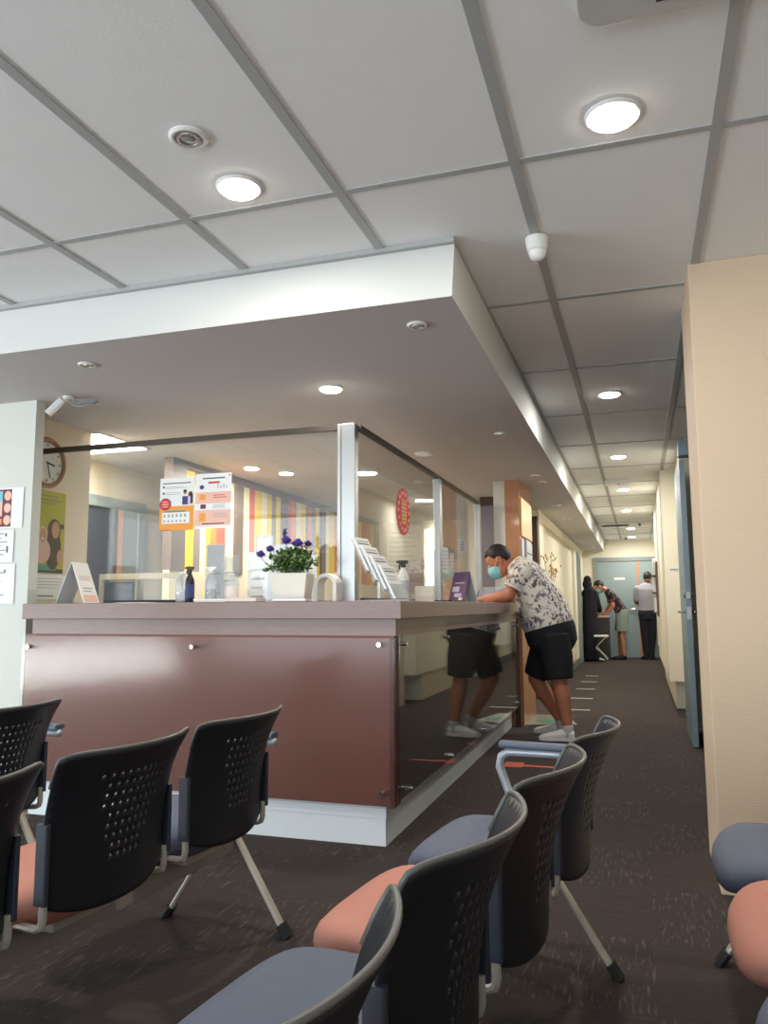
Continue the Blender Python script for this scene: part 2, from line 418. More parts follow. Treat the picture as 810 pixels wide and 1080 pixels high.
# ------------------------------------------------------------------ room shell
struct('floor', MB().box(-7, 3, -3.2, 18.2, -0.12, 0), 'carpet')
struct('ceiling', MB().box(-7, 3, -3.2, 18.2, ZC, ZC+0.1), 'ceil')
g = MB()
GX = [-0.325 + 0.606*k for k in range(-10, 6)]
for x in GX:
    g.box(x-0.017, x+0.017, -3.2, 2.868 if x < -0.66 else 17.85, ZC-0.006, ZC)
ys = [-2.4, -1.2, 0.0, 1.2, 2.40, 3.61, 4.74, 5.94, 7.11, 8.34, 9.45, 10.6, 11.75, 12.9, 14.07, 15.2, 16.4, 17.6]
for y in ys:
    g.box(-7 if y < 2.86 else -0.66, 3 if y < 3.38 else 0.42, y-0.014, y+0.014, ZC-0.005, ZC)
g.box(-7, -0.628, 2.845, 2.869, ZC-0.02, ZC); g.box(-0.652, -0.63, 2.869, 17.85, ZC-0.02, ZC)
struct('trim_1', g, 'grid')
# dropped soffit over the counter and along the corridor
sf = MB(); sf.m('soffit').hexa([(-7, 2.87, ZS), (-0.645, 2.87, ZS), (-0.70, 17.85, ZS), (-7, 17.85, ZS), (-7, 2.87, ZC), (-0.63, 2.87, ZC), (-0.685, 17.85, ZC), (-7, 17.85, ZC)])
so = struct('ceiling_soffit', sf, None)
so.data.materials.append(M['soffit_low'])  # downward faces take the darker soffit colour
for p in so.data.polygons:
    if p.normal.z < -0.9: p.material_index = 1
# walls
struct('wall_end', MB().box(-1.5, 3, 17.9, 18.1, 0, ZC), 'cream2')
struct('wall_front', MB().box(-7, -3.27, 3.60, 3.67, 0, ZS), 'white')
struct('wall_left', MB().box(-7.1, -7, -3.2, 3.7, 0, 0.35).box(-7.1, -7, -3.2, 3.7, 2.45, ZC).box(-7.1, -7, -3.2, -2.7, 0.35, 2.45).box(-7.1, -7, 2.5, 3.7, 0.35, 2.45), 'white')
fr = MB()
for y in (-2.7, -0.98, 0.74, 2.45): fr.box(-7.08, -7.0, y, y+0.05, 0.35, 2.45)
fr.box(-7.08, -7.0, -2.7, 2.5, 0.35, 0.40).box(-7.08, -7.0, -2.7, 2.5, 2.40, 2.45)
struct('window_2', fr, 'alu')
bw = MB().box(-7, 3, -3.3, -3.2, 0, 0.35).box(-7, 3, -3.3, -3.2, 2.45, ZC).box(-7, -5.2, -3.3, -3.2, 0.35, 2.45).box(1.3, 3, -3.3, -3.2, 0.35, 2.45)
struct('wall_back', bw, 'white')
fr = MB()
for x in (-5.2, -3.05, -0.9, 1.25): fr.box(x, x+0.05, -3.28, -3.2, 0.35, 2.45)
fr.box(-5.2, 1.3, -3.28, -3.2, 0.35, 0.40).box(-5.2, 1.3, -3.28, -3.2, 2.40, 2.45)
struct('window_1', fr, 'alu')
struct('wall_right', MB().box(2.5, 2.6, -3.2, 3.40, 0, ZC), 'cream2')
struct('wall_pillar', MB().box(0.252, 2.6, 3.40, 3.95, 0, ZC), 'paper_wall', 0.004)
# office behind the counter
struct('wall_clock', MB().box(-3.70, -3.545, 3.67, 4.43, 0, ZS), 'cream')
struct('wall_office', MB().box(-4.35, -4.2, 4.3, 10.7, 0, ZS).box(-4.2, -3.70, 4.37, 4.43, 0, ZS), 'cream')
struct('wall_office_back', MB().box(-4.2, -2.84, 10.6, 10.7, 0, ZS).box(-2.60, -1.40, 10.6, 10.7, 0, ZS).box(-2.84, -2.60, 10.6, 10.7, 2.19, ZS), 'cream')
struct('wall_light_room', MB().box(-3.4, -2.0, 12.6, 12.7, 0, ZS).box(-3.5, -3.4, 10.7, 12.7, 0, ZS).box(-2.0, -1.9, 10.7, 12.7, 0, ZS), 'white')
# corridor, left side
struct('wall_corridor_left', MB().box(-1.30, -1.20, 9.84, 17.9, 0, 2.17).box(-1.30, -1.15, 9.84, 17.9, 2.17, ZS).box(-1.30, -1.15, 9.84, 10.25, 0, 2.17).box(-1.30, -1.15, 15.3, 17.9, 0, 2.17), 'cream2')
struct('trim_2', MB().box(-1.26, -1.155, 9.68, 9.84, 0, 2.20), 'darkbrown')
struct('baseboard_left', MB().box(-1.20, -1.135, 9.84, 15.85, 0, 0.11).box(-1.15, -1.135, 16.45, 17.9, 0, 0.11), 'base_grey')
struct('door_frame_left', MB().box(-1.15, -1.11, 15.85, 15.95, 0, 2.15).box(-1.15, -1.11, 16.35, 16.45, 0, 2.15).box(-1.15, -1.11, 15.95, 16.35, 2.08, 2.15), 'greyframe')
# corridor, right side
struct('wall_corridor_right', MB().box(0.262, 0.60, 8.70, 13.2, 0.33, ZC).box(0.52, 0.60, 13.2, 17.9, 0, ZC).box(0.40, 0.60, 7.60, 8.70, 0, ZC), 'cream2')
struct('trim_3', MB().box(0.335, 0.60, 9.2, 13.2, 0, 0.33), 'cream2')
struct('wall_side_room', MB().box(2.5, 2.6, 3.95, 7.7, 0, ZC).box(0.60, 2.6, 7.60, 7.7, 0, ZC).box(0.43, 2.5, 3.95, 3.97, 0, ZC), 'room_shade')  # near-black walls: the unlit room's darkness is put into their colour
struct('baseboard_right', MB().box(0.505, 0.52, 13.2, 17.9, 0, 0.10), 'base_grey')
struct('baseboard_end', MB().box(-1.15, -0.93, 17.885, 17.9, 0, 0.10), 'base_grey')

# end double door
d = thing('door_1', 'grey double door with an orange edge strip closing the corridor end', 'door', (-0.25, 17.9, 0)); d['kind'] = 'structure'
fb = MB().box(-0.67, -0.59, -0.05, 0, 0, 2.15).box(0.58, 0.66, -0.05, 0, 0, 2.15).box(-0.59, 0.58, -0.05, 0, 2.07, 2.15)
fb.build('door_frame', 'greyframe', d)
MB().box(-0.59, 0.215, -0.03, 0, 0.005, 2.05).build('door_leaf', 'greydoor', d)
MB().box(0.275, 0.58, -0.03, 0, 0.005, 2.05).build('door_leaf', 'greydoor', d)
MB().box(0.215, 0.275, -0.032, 0, 0.005, 2.05).build('edge_strip', 'orange_strip', d)
MB().box(-0.26, -0.03, -0.036, -0.03, 1.66, 1.71).build('name_plate', 'plastic_white', d)
MB().tube([(0.17, -0.03, 1.03), (0.17, -0.075, 1.03), (0.06, -0.075, 1.03)], 0.011).build('lever_handle', 'steel', d)

# office door (dark glass leaf, orange strip)
d = thing('door_2', 'grey framed office door with dark glass behind the counter', 'door', (-4.2, 5.0, 0)); d['kind'] = 'structure'
MB().box(0, 0.04, 0.87, 0.97, 0, 2.02).box(0, 0.04, -0.25, 0.87, 1.93, 2.02).box(0, 0.04, -0.35, -0.25, 0, 2.02).build('door_frame', 'greyframe', d)
MB().box(0, 0.02, -0.25, 0.52, 0.005, 1.93).build('glass_leaf', 'darkglass', d)
MB().box(0, 0.05, 0.52, 0.565, 0.005, 1.93).build('steel_stile', 'steel', d)
MB().box(0, 0.045, 0.565, 0.645, 0.005, 1.93).build('edge_strip', 'orange_strip', d)
MB().box(0, 0.03, 0.645, 0.87, 0.005, 1.93).build('side_leaf', 'greydoor', d)

# half open door on the right
d = thing('open_door', 'blue-grey door leaf standing open at the corridor edge beside the beige pillar', 'door', (0.37, 6.70, 0))
MB().box(-0.020, 0.022, 0, 0.86, 0.008, 2.27).build('leaf', 'leafdoor', d, bevel=0.002)
lk = MB().box(-0.016, 0.018, -0.004, 0, 0.99, 1.09).build('lock_plate', 'steel', d)
MB().tube([(-0.02, 0.05, 1.05), (-0.065, 0.05, 1.05), (-0.07, 0.06, 1.05), (-0.07, 0.17, 1.05)], 0.010).tube([(0.022, 0.05, 1.05), (0.068, 0.05, 1.05), (0.072, 0.06, 1.05), (0.072, 0.17, 1.05)], 0.010).build('lever_handle', 'chrome', d, smooth=True)
MB().cyl((-0.032, 0.05, 1.18), 0.026, 0.066, 'x').build('deadbolt', 'chrome', d)
MB().box(-0.014, 0.016, -0.010, 0, 1.155, 1.205).build('bolt_plate', 'steel', d)
MB().cyl((0.022, 0.05, 0.14), 0.008, 0.05, 'x').build('door_stop', 'chrome', d)
tag(MB().box(0.345, 0.435, 6.62, 6.76, 2.295, 2.42).build('door_closer', 'leafdoor', bevel=0.004), 'blue-grey door closer box above the open door leaf', 'door closer')

# ------------------------------------------------------------------ wood feature column at the counter end
c = thing('wall_column', 'wood clad column with white front edge and brass plate at counter end', 'column'); c['kind'] = 'structure'
MB().box(-1.30, -1.19, 7.46, 8.30, 0, ZS).build('white_strip', 'white', c)
MB().box(-1.19, -1.055, 7.45, 8.32, 0, ZS).build('wood_cladding', 'lightwood', c)
pl = thing('brass_plate', 'brushed brass plate mounted on the wood column side', 'sign')
MB().box(-1.053, -1.040, 7.50, 8.26, 1.77, 2.14).build('plate', 'brass', pl, bevel=0.002)
pl = thing('notice_board', 'pale notice board with dark strap and lettering below the brass plate', 'notice')
MB().box(-1.053, -1.043, 7.50, 8.26, 1.38, 1.74).build('board', 'paper_grey', pl)
MB().box(-1.043, -1.036, 7.68, 7.80, 1.38, 1.76).build('strap', 'black', pl)
lt = MB()
for i in range(3): lt.box(-1.043, -1.041, 7.92+0.1*i, 7.97+0.1*i, 1.43, 1.57)
lt.box(-1.043, -1.041, 7.88, 8.2, 1.62, 1.635); lt.build('lettering', 'ink_dark', pl)
p = thing('partition_screen', 'purple grey partition with dark brown header behind the counter end', 'partition', (-1.54, 8.5, 0))
MB().box(-0.09, 0.09, 0, 0.05, 0, 2.20).build('panel', 'purplegrey', p)
MB().box(-0.09, 0.09, -0.005, 0.055, 2.20, ZS).build('header', 'darkbrown', p)

# ------------------------------------------------------------------ striped screen wall in the office
st = thing('striped_screen', 'colourful striped panel screen with brown posts behind the counter glass', 'screen', (-3.5, 5.35, 0))
MB().box(-0.06, 0.0, 0.0, 5.24, 0.0, 1.40).build('low_wall', 'cream', st)
for y0, y1 in ((0, 0.20), (1.05, 1.18), (2.05, 2.17), (3.1, 3.22), (4.2, 4.32), (5.1, 5.24)):
    MB().box(-0.07, 0.012, y0, y1, 1.40, 2.24).build('post', 'brown_post', st)
MB().box(-0.07, 0.012, 0, 5.24, 2.24, ZS).build('header', 'brown_post', st)
random.seed(4)
segs = [((0.20, 1.05), ['yellow', 'yellow', 'grey_panel', 'cream_panel', 'yellow', 'orange_panel', 'red_panel', 'cream_panel']),
        ((1.18, 2.05), ['cream_panel', 'red_panel', 'yellow', 'cream_panel', 'yellow', 'grey_panel', 'yellow']),
        ((2.17, 3.10), ['red_panel', 'orange_panel', 'cream_panel', 'yellow', 'grey_panel', 'orange_panel', 'grey_panel', 'yellow']),
        ((3.22, 4.20), ['cream_panel', 'yellow', 'orange_panel', 'red_panel', 'cream_panel', 'yellow', 'yellow']),
        ((4.32, 5.10), ['orange_panel', 'yellow', 'red_panel', 'orange_panel', 'yellow'])]
for (a, b), cs in segs:
    ws = [random.uniform(0.6, 1.4) for _ in cs]; t = sum(ws); y = a; k = MB()
    for w, cc in zip(ws, cs):
        dy = (b-a)*w/t; k.m(cc).box(-0.045, -0.02, y, y+dy, 1.40, 2.24); y += dy
    k.build('striped_panel', None, st)

# ------------------------------------------------------------------ reception counter
CT = 1.13
rc = thing('reception_counter', 'long brown reception counter with glass covered front and white plinth', 'counter', (-2.1, 3.6, 0))
def L(x0, x1, y0, y1, z0, z1, mb=None):
    mb = mb or MB(); return mb.box(x0+2.1, x1+2.1, y0-3.6, y1-3.6, z0, z1)
w = L(-3.24, -1.06, 3.535, 4.15, 1.045, CT); L(-1.80, -1.06, 4.15, 7.44, 1.045, CT, w)
w.build('worktop', 'brown_top', rc, bevel=0.003)
w = L(-3.20, -1.10, 3.575, 4.12, 0.965, 1.045); L(-1.70, -1.10, 4.12, 7.43, 0.965, 1.045, w); w.build('apron', 'brown_top', rc)
L(-3.24, -1.115, 3.575, 3.62, 0.185, 0.965).build('front_panel', 'brown_panel', rc)
L(-3.24, -1.095, 3.545, 3.555, 0.185, 0.955).build('front_glass', 'counter_glass_front', rc)
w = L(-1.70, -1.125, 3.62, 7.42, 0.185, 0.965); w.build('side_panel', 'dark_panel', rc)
L(-1.125, -1.105, 3.555, 3.66, 0.185, 0.965).build('corner_strip', 'brown_edge', rc)
L(-1.096, -1.086, 3.60, 7.42, 0.185, 0.965).build('side_glass', 'counter_glass', rc)
L(-1.13, -1.085, 7.42, 7.445, 0.0, 0.99).build('end_post', 'brown_edge', rc)
w = L(-3.20, -1.164, 3.606, 3.66, 0, 0.185); L(-1.28, -1.164, 3.66, 7.42, 0, 0.185, w)
L(-3.20, -1.160, 3.602, 3.606, 0.125, 0.185, w); w.build('plinth', 'base_white', rc)
for x, z in ((-3.19, 0.895), (-2.169, 0.905), (-1.170, 0.925), (-1.165, 0.25), (-2.169, 0.25), (-3.19, 0.25)):
    MB().cyl((x+2.1, -0.072, z), 0.011, 0.05, 'y', 16).build('standoff', 'chrome', rc, smooth=False)
for y, z in ((3.662, 0.925), (4.54, 0.925), (6.33, 0.925), (3.738, 0.24), (4.615, 0.24), (5.647, 0.24), (7.25, 0.925), (7.25, 0.24)):
    MB().cyl((-1.13+2.1, y-3.6, z), 0.010, 0.062, 'x', 16).build('standoff', 'chrome', rc)

# glass screens on the counter
gs = thing('glass_screen', 'long clear glass screen with dark top rail along counter front', 'glass screen', (-1.43, 3.95, CT))
MB().box(-2.12, -0.11, -0.004, 0.004, 0.0, 0.935).build('glass_pane', 'pane', gs)
MB().box(-2.12, -0.11, -0.014, 0.014, 0.935, 0.965).build('top_rail', 'bronze', gs)
MB().box(-0.105, -0.085, -0.02, 0.02, 0, 0.965).box(-0.075, 0.0, -0.03, 0.03, 0, 0.965).box(-0.09, -0.07, -0.012, 0.012, 0, 0.965).build('corner_post', 'alu', gs, bevel=0.002)
gs = thing('glass_screen', 'two-pane clear glass screen with slim posts along the counter side', 'glass screen', (-1.43, 3.98, CT))
for a, b in ((0.0, 1.74), (1.81, 3.32)): MB().box(-0.004, 0.004, a, b, 0.0, 0.935).build('glass_pane', 'pane', gs)
MB().box(-0.014, 0.014, 0, 3.38, 0.935, 0.965).build('top_rail', 'bronze', gs)
MB().box(-0.025, 0.025, 1.74, 1.81, 0, 0.935).build('post', 'alu', gs, bevel=0.002)
MB().box(-0.025, 0.025, 3.32, 3.38, 0, 0.935).build('post', 'alu', gs, bevel=0.002)
MB().box(-0.01, 0.01, 0.05, 3.32, 0.0, 0.02).build('bottom_rail', 'black', gs)

# ------------------------------------------------------------------ beam seating
def back_point(u, v):
    """point of the backrest shell: u across -1..1, v up 0..1; x backwards"""
    hw = 0.226 - 0.010*(1-v)**1.5
    if v < 0.10: hw *= 1 - 0.05*((0.10-v)/0.10)**2
    hw += 0.016*max(0.0, (v-0.6)/0.4)**2
    if v > 0.90: hw *= 1 - 0.012*((v-0.90)/0.10)**2
    e = abs(u)**12
    zz = 0.392 + 0.378*v - 0.010*e*max(0.0, (v-0.7)/0.3)**2 + 0.028*abs(u)**3*max(0.0, 1-v/0.25) - 0.006*(1-u*u)*(1-v)
    x = 0.212 + 0.012*v + 0.088*v**2.6 - (0.040+0.040*v)*u*u
    return V((x, u*hw, zz))
def make_back(u_n=19, v_n=15):
    """perforated, curved and flared backrest shell"""
    mb = MB(); bm = mb.bm; P = back_point
    H = [-1 + 2*i/(2*u_n) for i in range(2*u_n+1)]; K = [i/(2*v_n) for i in range(2*v_n+1)]
    cache = {}
    def vt(u, v):
        k = (round(u, 5), round(v, 5))
        if k not in cache: cache[k] = bm.verts.new(P(u, v))
        return cache[k]
    for j in range(v_n):
        for i in range(u_n):
            u0, um, u1 = H[2*i], H[2*i+1], H[2*i+2]; v0, vm, v1 = K[2*j], K[2*j+1], K[2*j+2]
            O = [vt(*q) for q in ((u0, v0), (um, v0), (u1, v0), (u1, vm), (u1, v1), (um, v1), (u0, v1), (u0, vm))]
            hole = 4 <= j <= 12 and abs(i-(u_n-1)/2) <= 2.6 + 2.5*(j-4)/8.0
            if hole:
                ru, rv = (u1-u0)*0.17, (v1-v0)*0.175
                I = [bm.verts.new(P(um+a*ru, vm+b*rv)) for a, b in ((-.75, -.75), (0, -1), (.75, -.75), (1, 0), (.75, .75), (0, 1), (-.75, .75), (-1, 0))]
                for q in range(8): mb.face([O[q], O[(q+1) % 8], I[(q+1) % 8], I[q]])
            else:
                mb.face(O)
    return mb
def add_solid(o, t, off=-1):
    s = o.modifiers.new('thickness', 'SOLIDIFY'); s.thickness = t; s.offset = off; return o
back_mesh = None; seat_mesh = None; frame_mesh = None; tubes_mesh = None; rim_mesh = None
def make_seat():
    mb = MB(); n = 40
    def ring(sc, z, dome=0.0):
        r = []
        for i in range(n):
            t = 2*PI*i/n; cx, cy = math.cos(t), math.sin(t); p = 3.6
            x = (abs(cx)**(2/p))*math.copysign(1, cx); y = (abs(cy)**(2/p))*math.copysign(1, cy)
            X = -0.04 + 0.225*sc*x; Y = 0.236*sc*y
            zz = z - (0.035*max(0, (-X-0.16)/0.10)**2) + 0.012*max(0, X/0.2)
            r.append(mb.bm.verts.new((X, Y, zz)))
        return r
    R = [ring(0.55, 0.342), ring(0.80, 0.350), ring(0.93, 0.370), ring(0.985, 0.392), ring(1.0, 0.410), ring(0.99, 0.427), ring(0.95, 0.440), ring(0.86, 0.449), ring(0.6, 0.450), ring(0.3, 0.448)]
    for a, b in zip(R, R[1:]):
        for i in range(n): mb.face([a[i], a[(i+1) % n], b[(i+1) % n], b[i]])
    mb.face(R[0][::-1]); mb.face(R[-1]); return mb
def bench(loc, rotz, nseat, colours, label, far_arm=True, near_arm=True):
    global back_mesh, seat_mesh
    t = thing('waiting_bench', label, 'bench', loc, rotz, 'beam seating in the waiting area')
    P = 0.53; Ln = nseat*P + 0.06
    MB().rbox(-0.04, 0.04, -Ln, 0.03, 0.255, 0.328, 0.008, 'y').build('beam', 'beam', t)
    for k in range(nseat):
        yc = -0.275 - P*k
        s = make_seat().build('seat', colours[k], t, smooth=True); s.location = (0, yc, 0)
        b = make_back().build('backrest', 'black_shell', t, smooth=True); b.location = (0, yc, 0); add_solid(b, 0.005)
        rim = [back_point(u/14, 1.0) + V((0.001, 0, 0.001)) for u in range(-14, 15)]
        MB().tube([back_point(-1, v) for v in (0.8, 0.9, 0.96)] + rim + [back_point(1, v) for v in (0.96, 0.9, 0.8)], 0.0046, 8).build('rim_highlight', 'highlight_grey', b, smooth=True)  # paler tube along the rim, its colour stands in for the highlight
        for sy in (-1, 1):
            MB().rbox(0.160, 0.196, sy*0.222-0.007, sy*0.222+0.007, 0.435, 0.612, 0.006, 'z').build('edge_sleeve', 'sleeve', b)
        br = MB()
        for sy in (-1, 1):
            y = sy*0.216
            br.tube([(0.180, y, 0.45), (0.180, y, 0.40), (0.176, y, 0.386), (0.162, y, 0.380), (0.06, y*0.9, 0.372), (0.02, y*0.75, 0.335)], 0.0095, 8)
        br.rbox(-0.06, 0.10, -0.10, 0.10, 0.322, 0.346, 0.01, 'z')
        o = br.build('seat_bracket', 'leg', t); o.location = (0, yc, 0); smooth_angle(o)
    for y in (0.0, -Ln + 0.03):
        for sx in (-1, 1):
            lg = MB().tube([(sx*0.03, y, 0.325), (sx*0.232, y, 0.022)], 0.010, 8, 1.7, up=(1, 0, 0.7)).build('leg', 'leg', t)
            ft = MB().tube([(sx*0.222, y, 0.040), (sx*0.250, y, 0.0015)], 0.017, 8, 1.6, up=(1, 0, 0.4)).build('foot_cap', 'foot', lg)
    for y in ([0.035] if far_arm else []) + ([-Ln - 0.005] if near_arm else []):
        pts = [(0.02, y, 0.30), (-0.02, y, 0.40), (-0.085, y, 0.50), (-0.115, y, 0.58), (-0.108, y, 0.612), (-0.085, y, 0.628), (0.05, y, 0.630), (0.17, y, 0.628)]
        a = MB().tube(pts, 0.014, 10, 1.3).build('armrest', 'armtube', t, smooth=True)
        MB().rbox(-0.11, 0.17, y-0.026, y+0.026, 0.640, 0.662, 0.014, 'x').build('arm_pad', 'armpad', a)
    return t
bench((-1.42, 2.57, 0), -math.radians(4.0), 4, ['grey_fab', 'pink_fab', 'grey_fab', 'pink_fab'], 'four-seat black bench facing the left wall, nearest to the brown counter front, pink second seat')
bench((-0.35, 2.60, 0), -math.radians(6.5), 4, ['grey_fab', 'pink_fab', 'grey_fab', 'pink_fab'], 'four-seat black bench in the foreground, its backs running towards the man at the counter')
bench((-2.30, 2.52, 0), -math.radians(3.0), 2, ['grey_fab', 'pink_fab'], 'black perforated bench farthest left, beside the white wall', near_arm=False)
bench((0.435, 2.76, 0), -math.radians(1.0), 4, ['grey_fab', 'pink_fab', 'grey_fab', 'pink_fab'], 'bench by the beige pillar showing only rounded grey and pink seat fronts', far_arm=False)

# ------------------------------------------------------------------ ceiling fittings
def downlight(x, y, z, r, power, label, group, colour=(1.0, 0.94, 0.86)):
    t = thing('ceiling_downlight', label, 'ceiling light', (x, y, z), 0, group)
    MB().lathe((0, 0, 0), [(r*1.16, -0.001), (r*1.16, -0.005), (r*1.08, -0.010), (r*1.02, -0.010), (r*1.02, -0.002)], 32).build('trim_ring', 'lamp_trim', t, smooth=False)
    MB().lathe((0, 0, 0), [(r*1.01, -0.011), (r*0.92, -0.017), (r*0.5, -0.021), (r*0.1, -0.022)], 32).build('lens', 'lens', t, smooth=True)
    if power:
        l = bpy.data.lights.new('downlight_beam', 'AREA'); l.shape = 'DISK'; l.size = r*2; l.energy = power; l.color = colour
        o = bpy.data.objects.new('downlight_beam', l); COL.objects.link(o); o.parent = t; o.location = (0, 0, -0.03)
    return t
G1 = 'lit round downlights'
downlight(-1.244, 2.258, ZC, 0.068, 7, 'lit round downlight in the tiled ceiling beside the unlit spotlight, nearest to the soffit front', G1)
downlight(-0.015, 2.249, ZC, 0.070, 7, 'lit round downlight in the tiled ceiling nearest the air conditioner', G1)
for y, lab in ((5.406, 'lit round corridor downlight nearest the pillar top'), (7.762, 'lit corridor downlight above the open door'), (10.04, 'third corridor downlight from the pillar, beside a ceiling access box'), (12.28, 'fourth corridor downlight from the pillar'), (15.19, 'corridor downlight second from the end wall, beside the air grille'), (17.09, 'corridor downlight nearest the end wall')):
    downlight(-0.135 if y < 13 else -0.10, y, ZC, 0.068, 12.5, lab, G1, (1.0, 0.97, 0.90))
downlight(-1.567, 3.914, ZS, 0.060, 7, 'lit round downlight in the soffit in front of the glass corner', G1, (1.0, 0.92, 0.84))
for x, y, lab, pw in ((-3.13, 5.99, 'bright office downlight beside the striped screen', 14), (-2.96, 6.33, 'smaller glowing office downlight just beyond the brightest office downlight', 5), (-2.249, 6.56, 'office downlight seen through the corner pane of the glass screen', 14), (-2.205, 8.50, 'office downlight seen past the middle post of the side glass', 14)):
    downlight(x, y, ZS, 0.062, pw, lab, G1, (1.0, 0.91, 0.78))
def spot(x, y, z, r, label):
    t = thing('ceiling_spotlight', label, 'ceiling light', (x, y, z), 0, 'unlit recessed spotlights')
    MB().lathe((0, 0, 0), [(r*1.3, -0.001), (r*1.3, -0.005), (r*1.15, -0.011), (r, -0.011), (r*0.95, -0.004)], 28).build('trim_ring', 'lamp_trim', t, smooth=False)
    MB().lathe((0, 0, 0), [(r*0.80, -0.009), (r*0.78, -0.013), (r*0.62, -0.013), (r*0.60, -0.006)], 24).build('inner_ring', 'steel', t)
    MB().ball((0, 0, -0.004), 0, rr=(r*0.58, r*0.58, 0.010)).build('lamp', 'lamp_off', t, smooth=True)
spot(-1.251, 1.952, ZC, 0.046, 'unlit steel spotlight in the tiled ceiling beside a lit downlight')
spot(-0.855, 3.124, ZS, 0.034, 'unlit spotlight under the front corner of the soffit')
spot(-2.548, 3.130, ZS, 0.034, 'unlit spotlight under the soffit near the bullet camera')
spot(-0.873, 5.364, ZS, 0.034, 'unlit spotlight in the soffit above the counter side')
spot(-0.869, 7.216, ZS, 0.034, 'unlit soffit spotlight in front of the wood column, nearer of two')
spot(-0.848, 7.633, ZS, 0.034, 'unlit soffit spotlight beside the wood column, farther of two')
for y, lab in ((9.5, 'unlit soffit spotlight where the corridor wall begins'), (11.06, 'unlit soffit spotlight halfway along the corridor wall'), (16.6, 'unlit soffit spotlight near the corridor end')):
    spot(-0.90, y, ZS, 0.045, lab)
t = thing('ceiling_disc', 'flat white round fitting in the soffit over the side glass', 'ceiling fitting', (-1.565, 5.876, ZS))
MB().lathe((0, 0, 0), [(0.075, -0.001), (0.075, -0.008), (0.066, -0.014)], 32).build('rim', 'lamp_trim', t)
MB().lathe((0, 0, 0), [(0.062, -0.013), (0.055, -0.017), (0.01, -0.018)], 32).build('cover', 'plastic_white', t, smooth=True)
# detector
t = thing('smoke_detector', 'white dome detector hanging from the tiled ceiling near the soffit corner', 'detector', (-0.322, 2.955, ZC))
MB().lathe((0, 0, 0), [(0.045, -0.006), (0.045, -0.016), (0.041, -0.035), (0.040, -0.052), (0.037, -0.056)], 32).build('base', 'plastic_white', t, smooth=False)
MB().lathe((0, 0, 0), [(0.036, -0.056), (0.034, -0.068), (0.029, -0.082), (0.018, -0.093), (0.003, -0.097)][::-1], 32).build('dome', 'plastic_white', t, smooth=True)
# air conditioner cassette
t = thing('air_conditioner', 'square grey ceiling air conditioner cassette cut off at the top edge', 'air conditioner', (0.315, 1.44, ZC))
MB().rbox(-0.40, 0.40, -0.40, 0.40, -0.030, -0.004, 0.07, 'z', 6).build('panel', 'ac', t, bevel=0.006)
MB().rbox(-0.24, 0.24, -0.24, 0.24, -0.036, -0.030, 0.02, 'z').build('grille', 'grid', t)
for a, bx in (('y', (-0.22, 0.22, 0.295, 0.35)), ('y', (-0.22, 0.22, -0.35, -0.295)), ('x', (0.295, 0.35, -0.22, 0.22)), ('x', (-0.35, -0.295, -0.22, 0.22))):
    MB().box(bx[0], bx[1], bx[2], bx[3], -0.033, -0.030).build('louvre_shade', 'slot_shade', t)  # dark strip on the panel, painted as the shade inside a slot
# office ceiling panel light
t = thing('ceiling_panel_light', 'square lit ceiling panel light in the office behind the clock wall', 'ceiling light', (-3.78, 4.72, ZS))
MB().box(-0.31, 0.31, -0.30, 0.30, -0.006, -0.001).build('frame', 'lamp_trim', t)
MB().box(-0.285, 0.285, -0.275, 0.275, -0.010, -0.006).build('diffuser', 'lens_cool', t)
area_light('panel_light_beam', (0, 0, -0.02), (0, 0, -1), 0.5, 0.5, 16, (1.0, 0.95, 0.86), parent=t).rotation_euler = (0, 0, 0)
area_light('light_room_lamp', (-2.7, 11.7, 2.2), (-2.7, 11.7, 0), 0.9, 0.9, 60, (0.95, 0.98, 1.0))
# bullet camera
t = thing('security_camera', 'white bullet security camera under the soffit beside the wall clock', 'camera', (-3.05, 3.60, ZS))
MB().lathe((0, 0, 0), [(0.030, -0.001), (0.030, -0.012), (0.012, -0.02)], 20).build('base', 'plastic_white', t)
MB().tube([(0, 0, -0.015), (0.0, -0.03, -0.03), (-0.01, -0.06, -0.045)], 0.008).build('stem', 'plastic_white', t)
Tc = Matrix.Translation((-0.03, -0.07, -0.075)) @ Euler((0.15, -0.85, 0.5)).to_matrix().to_4x4()
MB().rbox(-0.055, 0.055, -0.022, 0.022, -0.020, 0.020, 0.012, 'x', 4, Tc).build('housing', 'plastic_white', t)
MB().box(-0.057, -0.055, -0.016, 0.016, -0.014, 0.014, Tc).build('lens', 'black', t)
MB().tube([(0.0, 0, -0.012), (0.03, 0.0, -0.05), (0.08, 0.0, -0.065), (0.15, 0.02, -0.05), (0.16, 0.05, -0.03), (0.12, 0.06, -0.02), (0.05, 0.05, -0.03), (0.02, 0.02, -0.02)], 0.006).build('cable', 'plastic_grey', t, smooth=True)
